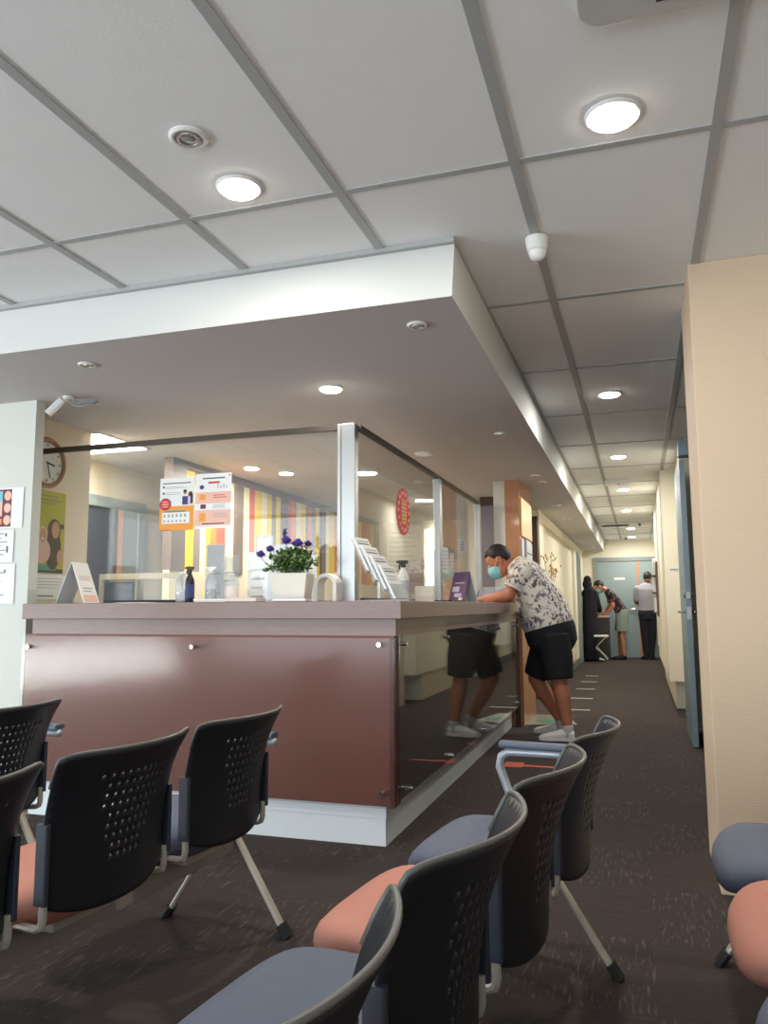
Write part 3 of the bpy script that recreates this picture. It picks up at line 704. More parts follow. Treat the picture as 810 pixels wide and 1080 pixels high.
# corridor ceiling details
t = thing('air_grille', 'dark slotted air grille in the ceiling before the corridor end', 'air grille', (-0.36, 14.55, ZC))
MB().box(-0.24, 0.24, -0.10, 0.10, -0.012, -0.001).build('frame', 'plastic_grey', t)
k = MB()
for i in range(4): k.box(-0.22, 0.22, -0.08+0.045*i, -0.055+0.045*i, -0.016, -0.012)
k.build('grille_shade', 'slot_shade', t)  # dark strips painted as shaded slots of the grille
t = thing('ceiling_access_box', 'square pale box hanging from the ceiling in front of the third corridor downlight', 'ceiling box', (-0.19, 9.3, ZC))
MB().box(-0.13, 0.13, -0.10, 0.10, -0.05, -0.001).build('body', 'ceil', t)
MB().cyl((0.02, -0.06, -0.054), 0.012, 0.005, 'z', 12).build('sensor', 'black', t)
for x, y, lab in ((0.06, 14.4, 'small black ceiling sprinkler right of the air grille'), (-0.22, 17.3, 'small black ceiling sprinkler before the end wall')):
    t = thing('ceiling_sprinkler', lab, 'sprinkler', (x, y, ZC)); MB().cyl((0, 0, -0.012), 0.03, 0.011, 'z', 14).build('rose', 'plastic_grey', t); MB().cyl((0, 0, -0.045), 0.018, 0.033, 'z', 12).build('head', 'black', t)

# ------------------------------------------------------------------ wall items, posters
def poster(name, label, cat, T, w, h, base, rects, group=None, ellipses=()):
    """flat printed sheet in its own plane: local x right, y up, z out of the wall"""
    t = thing(name, label, cat, (0, 0, 0), 0, group); t.matrix_world = T
    MB().box(0, w, 0, h, 0.0, 0.0022).build('sheet', base, t)
    if rects or ellipses:
        k = MB(); dz = 0.0023
        for i, (x0, y0, x1, y1, mm) in enumerate(rects):
            k.m(mm).box(x0*w, x1*w, y0*h, y1*h, dz, dz+0.0004+0.00003*i)
        for q, (cx, cy, rx, ry, mm) in enumerate(ellipses):
            tp = dz + 0.0016 + 0.0002*q
            k.m(mm).loft([((cx*w, cy*h, dz), (rx*w, 0, 0), (0, ry*h, 0)), ((cx*w, cy*h, tp), (rx*w, 0, 0), (0, ry*h, 0))], 20)
        k.build('print', None, t)
    return t
def lines(x0, x1, y0, y1, n, mm='ink', seed=0, fill=0.32):
    r = random.Random(seed); out = []; st = (y1-y0)/n
    for i in range(n):
        y = y1 - st*(i+0.5); out.append((x0, y-st*fill/2, x0+(x1-x0)*r.uniform(0.7, 1.0), y+st*fill/2, mm))
    return out
def plane_front(x, y, z):      # faces -Y
    T = Matrix(((1, 0, 0), (0, 0, -1), (0, 1, 0))).to_4x4(); T.translation = (x, y, z); return T
def plane_right(x, y, z):      # faces +X, local x runs along +Y
    T = Matrix(((0, 0, 1), (1, 0, 0), (0, 1, 0))).to_4x4(); T.translation = (x, y, z); return T
def plane_left(x, y, z):       # faces -X, local x runs along -Y
    T = Matrix(((0, 0, -1), (-1, 0, 0), (0, 1, 0))).to_4x4(); T.translation = (x, y, z); return T

# two notices taped on the counter glass
poster('glass_notice', 'notice with orange lower half and a printed couple, taped on the glass', 'notice', plane_front(-2.655, 3.944, 1.548), 0.228, 0.310, 'paper',
       [(0, 0, 1, 0.46, 'orange'), (0.08, 0.13, 0.88, 0.34, 'paper'), (0.15, 0.345, 0.75, 0.375, 'teal'), (0.08, 0.885, 0.9, 0.905, 'ink_dark'), (0.08, 0.81, 0.14, 0.845, 'navyprint'), (0.08, 0.69, 0.14, 0.725, 'navyprint'),
        (0.66, 0.48, 0.82, 0.64, 'navyprint'), (0.82, 0.48, 0.96, 0.66, 'lilac'), (0.90, 0.5, 0.97, 0.68, 'hairprint'), (0, 0, 0.35, 0.012, 'red')]
       + lines(0.18, 0.85, 0.79, 0.84, 2, 'ink', 1) + lines(0.18, 0.6, 0.67, 0.73, 2, 'ink', 2) + [(0.12+0.12*i, 0.25, 0.18+0.12*i, 0.31, 'ink') for i in range(6)] + [(0.12+0.12*i, 0.155, 0.17+0.12*i, 0.20, 'ink') for i in range(6)],
       ellipses=[(0.17, 0.50, 0.17, 0.115, 'maroon'), (0.17, 0.50, 0.155, 0.105, 'red'), (0.17, 0.545, 0.10, 0.010, 'pink_print'), (0.17, 0.50, 0.12, 0.010, 'pink_print'), (0.17, 0.455, 0.10, 0.010, 'pink_print'), (0.74, 0.71, 0.045, 0.04, 'skinprint'), (0.74, 0.735, 0.05, 0.03, 'hairprint'), (0.875, 0.665, 0.045, 0.04, 'skinprint'), (0.90, 0.68, 0.05, 0.045, 'hairprint')])
poster('glass_notice', 'notice with pale coral bands, taped on the glass beside the orange one', 'notice', plane_front(-2.418, 3.944, 1.552), 0.232, 0.318, 'paper',
       [(0, 0.455, 1, 0.66, 'pink_print'), (0, 0.055, 1, 0.335, 'pink_print'), (0.2, 0.90, 0.82, 0.925, 'ink_dark'), (0.36, 0.815, 0.68, 0.85, 'red'), (0.2, 0.075, 0.82, 0.095, 'maroon'), (0.15, 0.36, 0.3, 0.44, 'maroon'), (0.12, 0.13, 0.3, 0.28, 'orange'), (0.12, 0.52, 0.28, 0.62, 'orange'), (0.93, 0.94, 0.97, 0.97, 'red')]
       + lines(0.5, 0.93, 0.54, 0.62, 2, 'red', 3) + lines(0.5, 0.93, 0.36, 0.44, 3, 'ink', 4) + lines(0.5, 0.93, 0.19, 0.28, 3, 'ink', 5) + [(0.62+0.08*i, 0.72, 0.645+0.08*i, 0.80-0.03*(i % 2), 'ink') for i in range(4)],
       ellipses=[(0.18, 0.755, 0.06, 0.04, 'navyprint')])
# lime poster with two printed women
poster('wall_poster', 'lime green poster of two smiling people on the clock wall', 'poster', plane_right(-3.543, 3.70, 1.325), 0.50, 0.52, 'limegreen',
       [(0.55, 0.93, 0.85, 0.945, 'grey_panel'), (0.55, 0.88, 0.9, 0.895, 'grey_panel'), (0.55, 0.84, 0.8, 0.855, 'grey_panel'), (0.50, 0, 0.99, 0.05, 'hairprint'), (0.48, 0.03, 0.86, 0.095, 'teal')],
       ellipses=[(0.80, 0.30, 0.14, 0.26, 'hairprint'), (0.81, 0.53, 0.115, 0.135, 'hairprint'), (0.83, 0.53, 0.07, 0.105, 'skinprint'), (0.95, 0.58, 0.035, 0.035, 'hairprint'), (0.93, 0.20, 0.06, 0.09, 'skinprint'),
                 (0.61, 0.26, 0.14, 0.15, 'scarfprint'), (0.60, 0.43, 0.085, 0.135, 'scarfprint'), (0.605, 0.45, 0.055, 0.085, 'skinprint'), (0.605, 0.41, 0.025, 0.010, 'paper')])
poster('wall_paper', 'white printed sheet under the lime green poster', 'notice', plane_right(-3.543, 3.70, 1.16), 0.56, 0.155, 'paper', lines(0.5, 0.9, 0.4, 0.9, 4, 'ink', 6, 0.25) + [(0.5, 0.1, 0.75, 0.16, 'ink_dark')])
# posters on the white wall
poster('wall_poster', 'framed colour leaflet with orange dots on the white wall, topmost there', 'poster', plane_front(-3.62, 3.596, 1.56), 0.295, 0.235, 'paper',
       [(0.0, 0.04, 0.72, 0.96, 'maroon'), (0.0, 0.30, 0.50, 0.92, 'pink_print'), (0.0, 0.66, 0.50, 0.92, 'cyan'), (0, 0.1, 0.5, 0.24, 'orange')], ellipses=[(0.63, 0.80, 0.085, 0.12, 'pink_print'), (0.63, 0.50, 0.085, 0.12, 'pink_print'), (0.63, 0.20, 0.085, 0.12, 'pink_print')])
poster('wall_paper', 'white text sheet on the white wall below the framed leaflet', 'notice', plane_front(-3.68, 3.596, 1.365), 0.30, 0.185, 'paper', lines(0.05, 0.95, 0.05, 0.95, 7, 'ink', 7) + [(0.84, 0.3, 0.88, 0.5, 'ink_dark'), (0.80, 0.8, 0.84, 0.9, 'navyprint')])
poster('wall_paper', 'white text sheet on the white wall, lowest of the three', 'notice', plane_front(-3.72, 3.596, 1.13), 0.36, 0.225, 'paper', lines(0.05, 0.80, 0.05, 0.95, 8, 'ink', 8) + [(0.79, 0.78, 0.82, 0.86, 'ink_dark')])
# clock
t = thing('wall_clock', 'round wooden wall clock half hidden behind the white wall edge', 'clock', (-3.543, 4.00, 2.018))
Tx = Matrix(((0, 0, 1), (1, 0, 0), (0, 1, 0))).to_4x4()
MB().lathe((0, 0, 0), [(0.160, 0.001), (0.163, 0.018), (0.150, 0.034), (0.134, 0.030), (0.130, 0.012)], 48, Tx).build('rim', 'clockwood', t, smooth=False)
MB().lathe((0, 0, 0), [(0.132, 0.010), (0.132, 0.014)], 48, Tx).build('face', 'clockface', t)
k = MB()
for i in range(12):
    a = i*PI/6; k.box(-0.004, 0.004, 0.105, 0.122, 0.014, 0.016, Tx @ Matrix.Rotation(a, 4, 'Z'))
k.build('hour_marks', 'ink_dark', t)
for a, ln, wd in ((-1.75, 0.065, 0.006), (-2.85, 0.10, 0.004)):
    MB().box(-wd, wd, -0.01, ln, 0.017, 0.019, Tx @ Matrix.Rotation(a, 4, 'Z')).build('hand', 'black', t)
# red oval paper-cut on the side glass
t = thing('oval_ornament', 'red and gold oval paper-cut stuck on the counter side glass', 'ornament', (-1.424, 4.82, 1.71))
MB().loft([((0, 0, 0), (0, 0.148, 0), (0, 0, 0.152)), ((0.002, 0, 0), (0, 0.148, 0), (0, 0, 0.152))], 40).build('disc', 'red', t)
k = MB()
for i in range(16):
    a = 2*PI*i/16
    k.ball((0.003, 0.118*math.cos(a), 0.122*math.sin(a)), 0, rr=(0.002, 0.012, 0.012), n=8, m=6)
k.build('bead_ring', 'pink_print', t)
k = MB()
for i in range(7):
    z = 0.072 - 0.024*i; hw = 0.060*math.sqrt(max(0.1, 1-(z/0.1)**2))
    k.box(0.002, 0.0045, -hw, hw, z-0.004, z+0.004)
for y in (-0.045, -0.015, 0.015, 0.045): k.box(0.002, 0.0044, y-0.004, y+0.004, -0.07, 0.07)
k.build('gold_pattern', 'gold', t)
t2 = poster('glass_notice', 'white page with faint blue writing on the office wall behind brochures', 'notice', plane_front(-3.38, 10.59, 1.5), 0.50, 0.75, 'paper', lines(0.1, 0.9, 0.1, 0.9, 9, 'paper_grey', 9))
poster('glass_notice', 'grey sheet taped low on the far pane of the side glass', 'notice', plane_right(-1.424, 5.84, 1.36), 0.20, 0.20, 'paper_grey', lines(0.1, 0.9, 0.1, 0.9, 6, 'ink', 10))
poster('glass_notice', 'small dark sheet taped high on the far pane of the side glass', 'notice', plane_right(-1.424, 6.50, 1.56), 0.22, 0.11, 'ink', lines(0.1, 0.9, 0.1, 0.9, 4, 'ink_dark', 11))
poster('glass_notice', 'narrow grey sheet taped in the middle of the far side pane', 'notice', plane_right(-1.424, 6.12, 1.36), 0.14, 0.17, 'ink', lines(0.1, 0.9, 0.1, 0.9, 5, 'paper_grey', 12))

# corridor right wall items
poster('door_sign', 'small grey text plate on the pale wall end beside the open door', 'sign', plane_front(0.315, 8.698, 1.46), 0.085, 0.022, 'paper_grey', [(0.08+0.12*i, 0.25, 0.16+0.12*i, 0.75, 'ink_dark') for i in range(7)])
t = thing('wall_sign', 'small white projecting sign with grey display beside the end door', 'sign', (0.52, 17.4, 1.98))
MB().box(-0.23, -0.002, -0.02, 0.02, -0.10, 0.10).build('panel', 'plastic_white', t)
MB().box(-0.10, -0.02, -0.024, -0.02, -0.05, 0.05).build('display', 'plastic_grey', t)
k = MB()
for x in (-0.185, -0.155, -0.125): k.box(x, x+0.015, -0.024, -0.02, -0.03, 0.03)
k.build('symbols', 'ink_dark', t)
t = thing('wall_speaker', 'small grey box bracketed high on the corridor right wall', 'wall box', (0.48, 15.3, 2.42))
MB().box(-0.10, -0.03, -0.06, 0.06, -0.07, 0.05).build('body', 'plastic_grey', t); MB().box(-0.15, 0.04, -0.02, 0.02, 0.05, 0.07).build('bracket', 'plastic_white', t)
tag(MB().box(0.28, 0.52, 14.6, 15.2, 2.27, 2.285).build('wall_shelf', 'cream2'), 'thin pale shelf high on the corridor right wall above the projecting sign', 'shelf')
t = thing('brochure_rack', 'wall rack with papers on the corridor right wall beside the man in grey', 'rack', (0.262, 12.1, 0))
MB().box(-0.02, -0.001, -0.35, 0.35, 0.95, 1.72).build('back_board', 'brown_post', t)
for z in (1.00, 1.28, 1.52): MB().box(-0.075, -0.02, -0.33, 0.33, z, z+0.012).build('ledge', 'brown_post', t)
for z, y in ((1.012, -0.28), (1.292, -0.1), (1.532, -0.25)): MB().box(-0.06, -0.03, y, y+0.24, z, z+0.20).build('leaflet', 'paper', t)
t = thing('wall_cabinet', 'narrow white wall cabinet low on the right wall beyond the pale wall block', 'cabinet', (0.52, 15.6, 0))
MB().box(-0.22, 0, -0.22, 0.22, 0.36, 1.05).build('body', 'plastic_white', t); MB().box(-0.235, 0.0, -0.23, 0.23, 1.05, 1.075).build('top', 'brown_post', t); MB().box(-0.224, -0.22, -0.21, 0.21, 0.38, 1.03).build('door', 'plastic_white', t)

# ------------------------------------------------------------------ floor markings
def flat(name, pts, m, label, cat, group=None):
    o = MB().prism(pts, 0.0005, 0.003).build(name, m); return tag(o, label, cat, group)
for i, y in enumerate((8.76, 9.85, 10.95, 12.0, 13.0)):
    w = ['nearest', 'second', 'middle', 'fourth', 'farthest'][i]
    flat('floor_tape', [(-0.86+0.0*i, y), (-0.55-0.03*i, y), (-0.55-0.03*i, y+0.05), (-0.86, y+0.05)], 'tape', f'white floor tape strip in the corridor, {w} one from the counter end', 'floor tape', 'white queue tapes')
flat('floor_sticker', [(-0.98, 6.35), (-0.80, 6.40), (-0.80, 6.44), (-0.98, 6.50), (-1.03, 6.42)], 'tape_red', 'red floor sticker by the toe of the white shoe', 'floor sticker', 'red floor stickers')
flat('floor_sticker', [(-0.95, 5.58), (-0.82, 5.58), (-0.82, 5.62), (-0.55, 5.62), (-0.55, 5.66), (-0.82, 5.68), (-0.82, 5.75), (-0.95, 5.75)], 'tape_red', 'red arrow floor sticker seen above the near bench armrest', 'floor sticker', 'red floor stickers')
flat('floor_film', [(-1.08, 7.55), (-0.60, 7.70), (-0.75, 8.30), (-1.06, 8.30)], 'pale_mat', 'pale floor film at the foot of the wood column', 'floor film')
k = MB(); k.loft([((-0.83, 7.85, 0.003), (0.16, 0, 0), (0, 0.14, 0)), ((-0.83, 7.85, 0.0045), (0.16, 0, 0), (0, 0.14, 0))], 24)
tag(k.build('floor_sticker', 'green_mat'), 'round green floor sticker on the pale film behind the white shoes', 'floor sticker')
# ------------------------------------------------------------------ things on the counter
def at(x, y, z=CT, rz=0): return Matrix.Translation((x, y, z)) @ Matrix.Rotation(rz, 4, 'Z')
def tent(loc, rz, hb, ln, h, face, back, label, prints):
    """A-shaped stand: ridge along local y, printed face towards +x"""
    t = thing('tent_sign', label, 'tabletop sign', loc, rz)
    e = 0.004
    MB().hexa([(hb-e, -ln/2, 0), (hb, -ln/2, 0), (hb, ln/2, 0), (hb-e, ln/2, 0), (-e/2, -ln/2, h), (e/2, -ln/2, h), (e/2, ln/2, h), (-e/2, ln/2, h)]).build('front_panel', face, t)
    MB().hexa([(-hb, -ln/2, 0), (-hb+e, -ln/2, 0), (-hb+e, ln/2, 0), (-hb, ln/2, 0), (-e/2, -ln/2, h), (e/2, -ln/2, h), (e/2, ln/2, h), (-e/2, ln/2, h)]).build('rear_panel', back, t)
    k = MB()
    for y0, y1, v0, v1, mm in prints:
        k.m(mm); o = 0.0012
        def q(y, v, d): return V((hb*(1-v)+d, (y-0.5)*ln, h*v + d*hb/h))
        k.hexa([q(y0, v0, 0.0004), q(y0, v0, o), q(y1, v0, o), q(y1, v0, 0.0004), q(y0, v1, 0.0004), q(y0, v1, o), q(y1, v1, o), q(y1, v1, 0.0004)])
    k.build('print', None, t)
    return t
tent((-3.04, 3.74, CT), 0.22, 0.085, 0.19, 0.232, 'paper', 'paper_grey', 'white A-shaped tabletop sign at the far end of the counter by the white wall',
     [(0.15, 0.85, 0.55, 0.9, 'kraft'), (0.2, 0.8, 0.35, 0.38, 'ink'), (0.2, 0.7, 0.28, 0.31, 'ink'), (0.1, 0.9, 0.04, 0.2, 'pink_print')])
tent((-1.24, 5.72, CT), math.radians(-125), 0.07, 0.17, 0.225, 'purple', 'paper_grey', 'purple A-shaped tabletop sign on the counter side near the leaning man',
     [(0.2, 0.7, 0.72, 0.76, 'lilac'), (0.2, 0.8, 0.62, 0.65, 'lilac'), (0.12, 0.55, 0.35, 0.52, 'lilac'), (0.3, 0.75, 0.18, 0.30, 'lilac'), (0.62, 0.85, 0.08, 0.16, 'paper'), (0.1, 0.4, 0.06, 0.14, 'maroon')])
t = thing('paper_tray', 'low black tray lying behind the white A-shaped sign', 'tray', (-2.62, 3.82, CT))
MB().box(-0.24, 0.24, -0.09, 0.09, 0.0, 0.006).box(-0.24, 0.24, -0.09, -0.084, 0.0, 0.016).box(-0.24, 0.24, 0.084, 0.09, 0.0, 0.016).box(-0.24, -0.234, -0.09, 0.09, 0.0, 0.016).box(0.234, 0.24, -0.09, 0.09, 0, 0.016).build('tray', 'black', t)
def bottle(loc, r, h, body, label, trig=None, pump=False, liquid=None, lab=None, rz=0.0, shoulder=0.72):
    t = thing('spray_bottle' if trig else ('pump_bottle' if pump else 'sanitizer_bottle'), label, 'bottle', loc, rz)
    prof = [(r*0.9, 0), (r, 0.006), (r, h*shoulder*0.9), (r*0.92, h*shoulder), (r*0.5, h*(shoulder+0.14)), (r*0.36, h*(shoulder+0.18)), (r*0.36, h*(shoulder+0.24))]
    MB().lathe((0, 0, 0), prof, 24).build('body', body, t, smooth=True)
    if liquid: MB().lathe((0, 0, 0), [(r*0.85, 0.004), (r*0.93, 0.012), (r*0.93, h*0.40)], 20).build('liquid', liquid, t, smooth=False)
    if lab: MB().lathe((0, 0, 0), [(r*1.012, h*0.14), (r*1.015, h*0.145), (r*1.015, h*0.55), (r*1.012, h*0.555)], 24).build('bottle_label', lab, t)
    ht = h*(shoulder+0.22)
    if trig:
        hd = MB().cyl((0, 0, ht), r*0.42, h*0.06, n=16)
        hd.rbox(-r*0.95, r*0.9, -r*0.3, r*0.3, ht+h*0.10, ht+h*0.19, 0.008, 'y').rbox(-r*0.3, r*0.42, -r*0.28, r*0.28, ht+h*0.05, ht+h*0.12, 0.006, 'y').cyl((-r*1.25, 0, ht+h*0.15), r*0.2, r*0.35, 'x', 12)
        hd.build('spray_head', trig, t)
        MB().tube([(-r*0.45, 0, ht+h*0.10), (-r*0.75, 0, ht+h*0.04), (-r*0.7, 0, ht-h*0.05)], 0.005, 8).build('trigger', trig, t)
    elif pump:
        MB().cyl((0, 0, ht), r*0.4, 0.018, n=16).cyl((0, 0, ht+0.018), 0.004, 0.03, n=10).tube([(0.004, 0, ht+0.05), (-0.03, 0, ht+0.052), (-0.042, 0, ht+0.042)], 0.0055, 8).build('pump_head', 'plastic_white', t)
    else:
        MB().cyl((0, 0, ht), r*0.42, h*0.05, n=18).build('cap', 'plastic_white', t)
    return t
bottle((-2.335, 3.70, CT), 0.036, 0.165, 'plastic_clear', 'clear ribbed bottle standing left of the black spray bottle', lab=None, liquid='acrylic')
bottle((-2.278, 3.68, CT), 0.024, 0.172, 'black', 'slim black spray bottle with blue label between clear bottles', trig='black', lab='navyprint', shoulder=0.70)
bottle((-2.185, 3.74, CT), 0.030, 0.178, 'plastic_clear', 'translucent grey spray bottle with white nozzle behind the papers', trig='plastic_white', liquid='plastic_grey', shoulder=0.66)
bottle((-2.095, 3.80, CT), 0.034, 0.155, 'plastic_clear', 'clear narrow-necked bottle with beige label among the papers', lab='kraft')
bottle((-1.275, 4.30, CT), 0.032, 0.215, 'plastic_white', 'white spray bottle with black trigger behind the brochure holder', trig='black', lab='paper_grey', shoulder=0.68)
# paper stacks and books
def stack(x, y, rz, w, d, hs, mats, label, name='paper_stack', cat='papers', loc_z=CT):
    t = thing(name, label, cat, (x, y, loc_z), rz); z = 0
    for i, (h, mm) in enumerate(zip(hs, mats)):
        MB().box(-w/2-0.004*(i % 2), w/2, -d/2, d/2-0.004*(i % 2), z, z+h).build('cover' if mm == 'cover' else 'pages', mm, t); z += h
    return t
stack(-2.09, 3.66, 0.05, 0.21, 0.15, [0.010, 0.006], ['kraft', 'paper'], 'low pile of white pages in front of the narrow-necked bottle')
stack(-1.91, 3.61, -0.06, 0.18, 0.10, [0.003, 0.014, 0.003], ['cover', 'kraft', 'pink_print'], 'thin book with pinkish cover lying in front of the planter', 'book', 'book')
stack(-1.64, 3.595, 0.04, 0.17, 0.09, [0.003, 0.010, 0.003], ['purple', 'paper', 'lilac'], 'thin book with lilac cover on the counter edge', 'book', 'book')
# planter with flowers
random.seed(11)
t = thing('flower_planter', 'ivory square planter of leafy violet flowers on the counter', 'plant', (-1.705, 3.735, CT), 0.12)
k = MB(); w0, w1, h = 0.078, 0.100, 0.145; wl = 0.008
def ringp(w, z): return [(-w, -w*0.8, z), (w, -w*0.8, z), (w, w*0.8, z), (-w, w*0.8, z)]
R = [[k.bm.verts.new(V(p)) for p in ringp(w, z)] for w, z in ((w0, 0.0), (w1, h), (w1-wl, h), (w1-0.012, h-0.02))]
for a, b in zip(R, R[1:]):
    for i in range(4): k.face([a[i], a[(i+1) % 4], b[(i+1) % 4], b[i]])
k.face(R[0][::-1]); k.face(R[-1]); k.build('planter', 'planter', t, bevel=0.003)
MB().box(-0.084, 0.084, -0.066, 0.066, h-0.03, h-0.014).build('soil', 'soil', t)
k = MB()
stems = []
for i in range(70):
    a = random.uniform(0, 2*PI); rr = random.uniform(0.02, 0.165)*(1 if math.cos(a) < 0.3 else 0.9); hh = 0.135*(1-(rr/0.19)**2) + random.uniform(-0.03, 0.02)
    b0 = V((random.uniform(-0.06, 0.06), random.uniform(-0.05, 0.05), h-0.02)); tip = V((rr*math.cos(a), rr*0.75*math.sin(a), h+max(hh, -0.015 if rr > 0.1 else 0.02)))
    mid = (b0+tip)/2 + V((0, 0, 0.025)); k.m('leafgreen').tube([b0, mid, tip], 0.0014, 5); stems.append((b0, mid, tip))
    for q in range(13):
        f = random.uniform(0.3, 1.05); p = b0.lerp(mid, f*2) if f < 0.5 else mid.lerp(tip, f*2-1)
        dr = V((random.gauss(0, 1), random.gauss(0, 1), random.gauss(0.25, 0.7))).normalized(); s = random.uniform(0.020, 0.036)
        sd = dr.cross(V((random.gauss(0, 1), random.gauss(0, 1), 1))).normalized()*s*0.28; nn = sd.cross(dr).normalized()*0.002
        k.m('leafpale' if random.random() < 0.3 else 'leafgreen')
        a0 = k.bm.verts.new(p); b1 = k.bm.verts.new(p+dr*s*0.5+sd+nn); c1 = k.bm.verts.new(p+dr*s); d1 = k.bm.verts.new(p+dr*s*0.5-sd+nn); m1 = k.bm.verts.new(p+dr*s*0.5-nn)
        k.face([a0, b1, m1]); k.face([b1, c1, m1]); k.face([c1, d1, m1]); k.face([d1, a0, m1])
k.build('foliage', None, t, recalc=False)
for fx, fy, fz, r in ((-0.165, -0.03, h+0.085, 0.036), (-0.125, 0.0, h+0.115, 0.034), (-0.02, -0.05, h+0.150, 0.040), (0.04, -0.04, h+0.135, 0.042), (0.075, 0.02, h+0.140, 0.032)):
    k = MB().tube([(fx*0.4, fy*0.4, h), (fx*0.8, fy*0.8, h+(fz-h)*0.6), (fx, fy, fz)], 0.0016, 6)
    for i in range(16):
        a = 2.4*i; el = 0.15+0.09*i; dr = V((math.cos(a)*math.cos(el), math.sin(a)*math.cos(el), math.sin(el)))
        c = V((fx, fy, fz)); sd = dr.cross(V((0, 0, 1))); sd = sd.normalized()*r*0.42 if sd.length > 0.01 else V((r*0.42, 0, 0))
        p0, p1, p2, p3 = c, c+dr*r*0.7+sd, c+dr*r*1.1, c+dr*r*0.7-sd
        k.face([k.bm.verts.new(p) for p in (p0, p1, p2, p3)])
    k.build('flower', 'petal', t, recalc=False)
k = MB().tube([(-0.01, 0, h), (-0.03, 0.01, h+0.12), (-0.045, 0, h+0.175)], 0.002, 6)
for i in range(12): k.ball((-0.045+0.006*math.cos(2.4*i), 0.006*math.sin(2.4*i), h+0.165+0.006*i), 0.0075, n=8, m=6)
k.build('lavender_spike', 'lavender', t, smooth=True)
# white arch (curved card holder) beside planter
t = thing('paper_roll_holder', 'white arched holder standing between planter and glass corner post', 'holder', (-1.560, 3.87, CT))
k = MB(); n = 14; o_, i_ = 0.062, 0.044
pts = [(-o_, 0)] + [(-o_*math.cos(PI*j/n), 0.085+o_*math.sin(PI*j/n)) for j in range(n+1)] + [(o_, 0), (i_, 0)] + [(i_*math.cos(PI*j/n), 0.085+i_*math.sin(PI*j/n)) for j in range(n+1)] + [(-i_, 0)]
outer = [(-o_, 0)] + [(-o_*math.cos(PI*j/n), 0.085+o_*math.sin(PI*j/n)) for j in range(n+1)] + [(o_, 0)]
inner = [(-i_, 0)] + [(-i_*math.cos(PI*j/n), 0.085+i_*math.sin(PI*j/n)) for j in range(n+1)] + [(i_, 0)]
for y0 in (-0.05,):
    A = [[k.bm.verts.new((x, y, z)) for x, z in L_] for L_ in (outer, inner) for y in (-0.05, 0.05)]
    of, ob, inf, inb = A
    for j in range(len(outer)-1):
        k.face([of[j], of[j+1], ob[j+1], ob[j]]); k.face([inf[j], inb[j], inb[j+1], inf[j+1]]); k.face([of[j], inf[j], inf[j+1], of[j+1]]); k.face([ob[j], ob[j+1], inb[j+1], inb[j]])
    k.face([of[0], ob[0], inb[0], inf[0]]); k.face([of[-1], inf[-1], inb[-1], ob[-1]])
k.build('arch', 'plastic_white', t); MB().box(-0.043, 0.043, -0.04, 0.04, 0, 0.006).build('base', 'plastic_grey', t)
# brochure holder (tiered, clear, leaning back)
t = thing('brochure_holder', 'tiered clear holder full of white brochures at the counter corner', 'brochure holder', (-1.235, 3.80, CT), math.radians(-6))
MB().box(-0.10, 0.125, -0.10, 0.10, 0, 0.006).build('base', 'acrylic', t)
for i in range(4):
    x0 = -0.055 + 0.048*i; z0 = 0.150-0.047*i; h = 0.175 if i < 3 else 0.17; tl = 0.50; w = 0.095
    def lean(x, y, z): return V((x0 + x - (z)*tl, y, z0 + z))
    hx = lambda x_0, x_1, y_0, y_1, z_0, z_1: [lean(x_0, y_0, z_0), lean(x_1, y_0, z_0), lean(x_1, y_1, z_0), lean(x_0, y_1, z_0), lean(x_0, y_0, z_1), lean(x_1, y_0, z_1), lean(x_1, y_1, z_1), lean(x_0, y_1, z_1)]
    MB().hexa(hx(0.000, 0.004, -w, w, -0.01 if z0 > 0.012 else 0.0, h*0.95)).hexa(hx(0.022, 0.025, -w, w, 0.0, h*0.45)).hexa(hx(0.0, 0.025, -w, w, 0.0, 0.003)).build('pocket', 'acrylic', t)
    b = MB().hexa(hx(0.006, 0.019, -w*0.9, w*0.9, 0.004, h)).build('brochure', 'paper', t)
    k = MB()
    for q, mm in ((0.92, 'ink'), (0.84, 'ink_dark'), (0.70, 'paper_grey'), (0.60, 'lilac')):
        k.m(mm).hexa(hx(0.0192, 0.0198, -w*0.7, w*(0.7 if q > .8 else .5), h*(q-0.035), h*q))
    k.build('print', None, b)
t = thing('card_box', 'cream card box beside the white spray bottle', 'box', (-1.235, 4.62, CT), 0.15)
MB().box(-0.055, 0.055, -0.03, 0.03, 0, 0.095).build('body', 'planter', t); MB().box(-0.03, 0.05, -0.06, -0.035, 0, 0.035).build('card_tray', 'kraft', t)
t = thing('metal_bracket', 'grey angle bracket frame standing behind the white spray bottle', 'bracket', (-1.56, 5.0, CT))
MB().box(-0.10, 0.09, -0.012, 0.012, 0.155, 0.185).box(0.07, 0.09, -0.012, 0.012, 0, 0.155).box(-0.10, -0.08, -0.012, 0.012, 0, 0.155).build('frame', 'steel', t)
tag(MB().box(-1.39, -1.15, 5.0, 5.35, CT, CT+0.012).build('folder', 'black'), 'flat black folder lying in front of the purple sign', 'folder')
t = thing('plastic_tub', 'clear plastic tub of white masks beside the leaning man', 'tub', (-1.30, 7.36, CT))
MB().rbox(-0.11, 0.10, -0.06, 0.08, 0, 0.13, 0.02, 'z').build('tub', 'plastic_clear', t); MB().box(-0.08, 0.06, -0.04, 0.05, 0.003, 0.06).build('masks', 'paper', t); MB().rbox(-0.115, 0.105, -0.065, 0.085, 0.131, 0.15, 0.02, 'z').build('lid', 'acrylic', t)
tag(MB().box(-1.41, -1.20, 6.60, 6.90, CT, CT+0.004).build('form_sheet', 'paper'), 'white form sheet under the hands of the leaning man', 'paper')
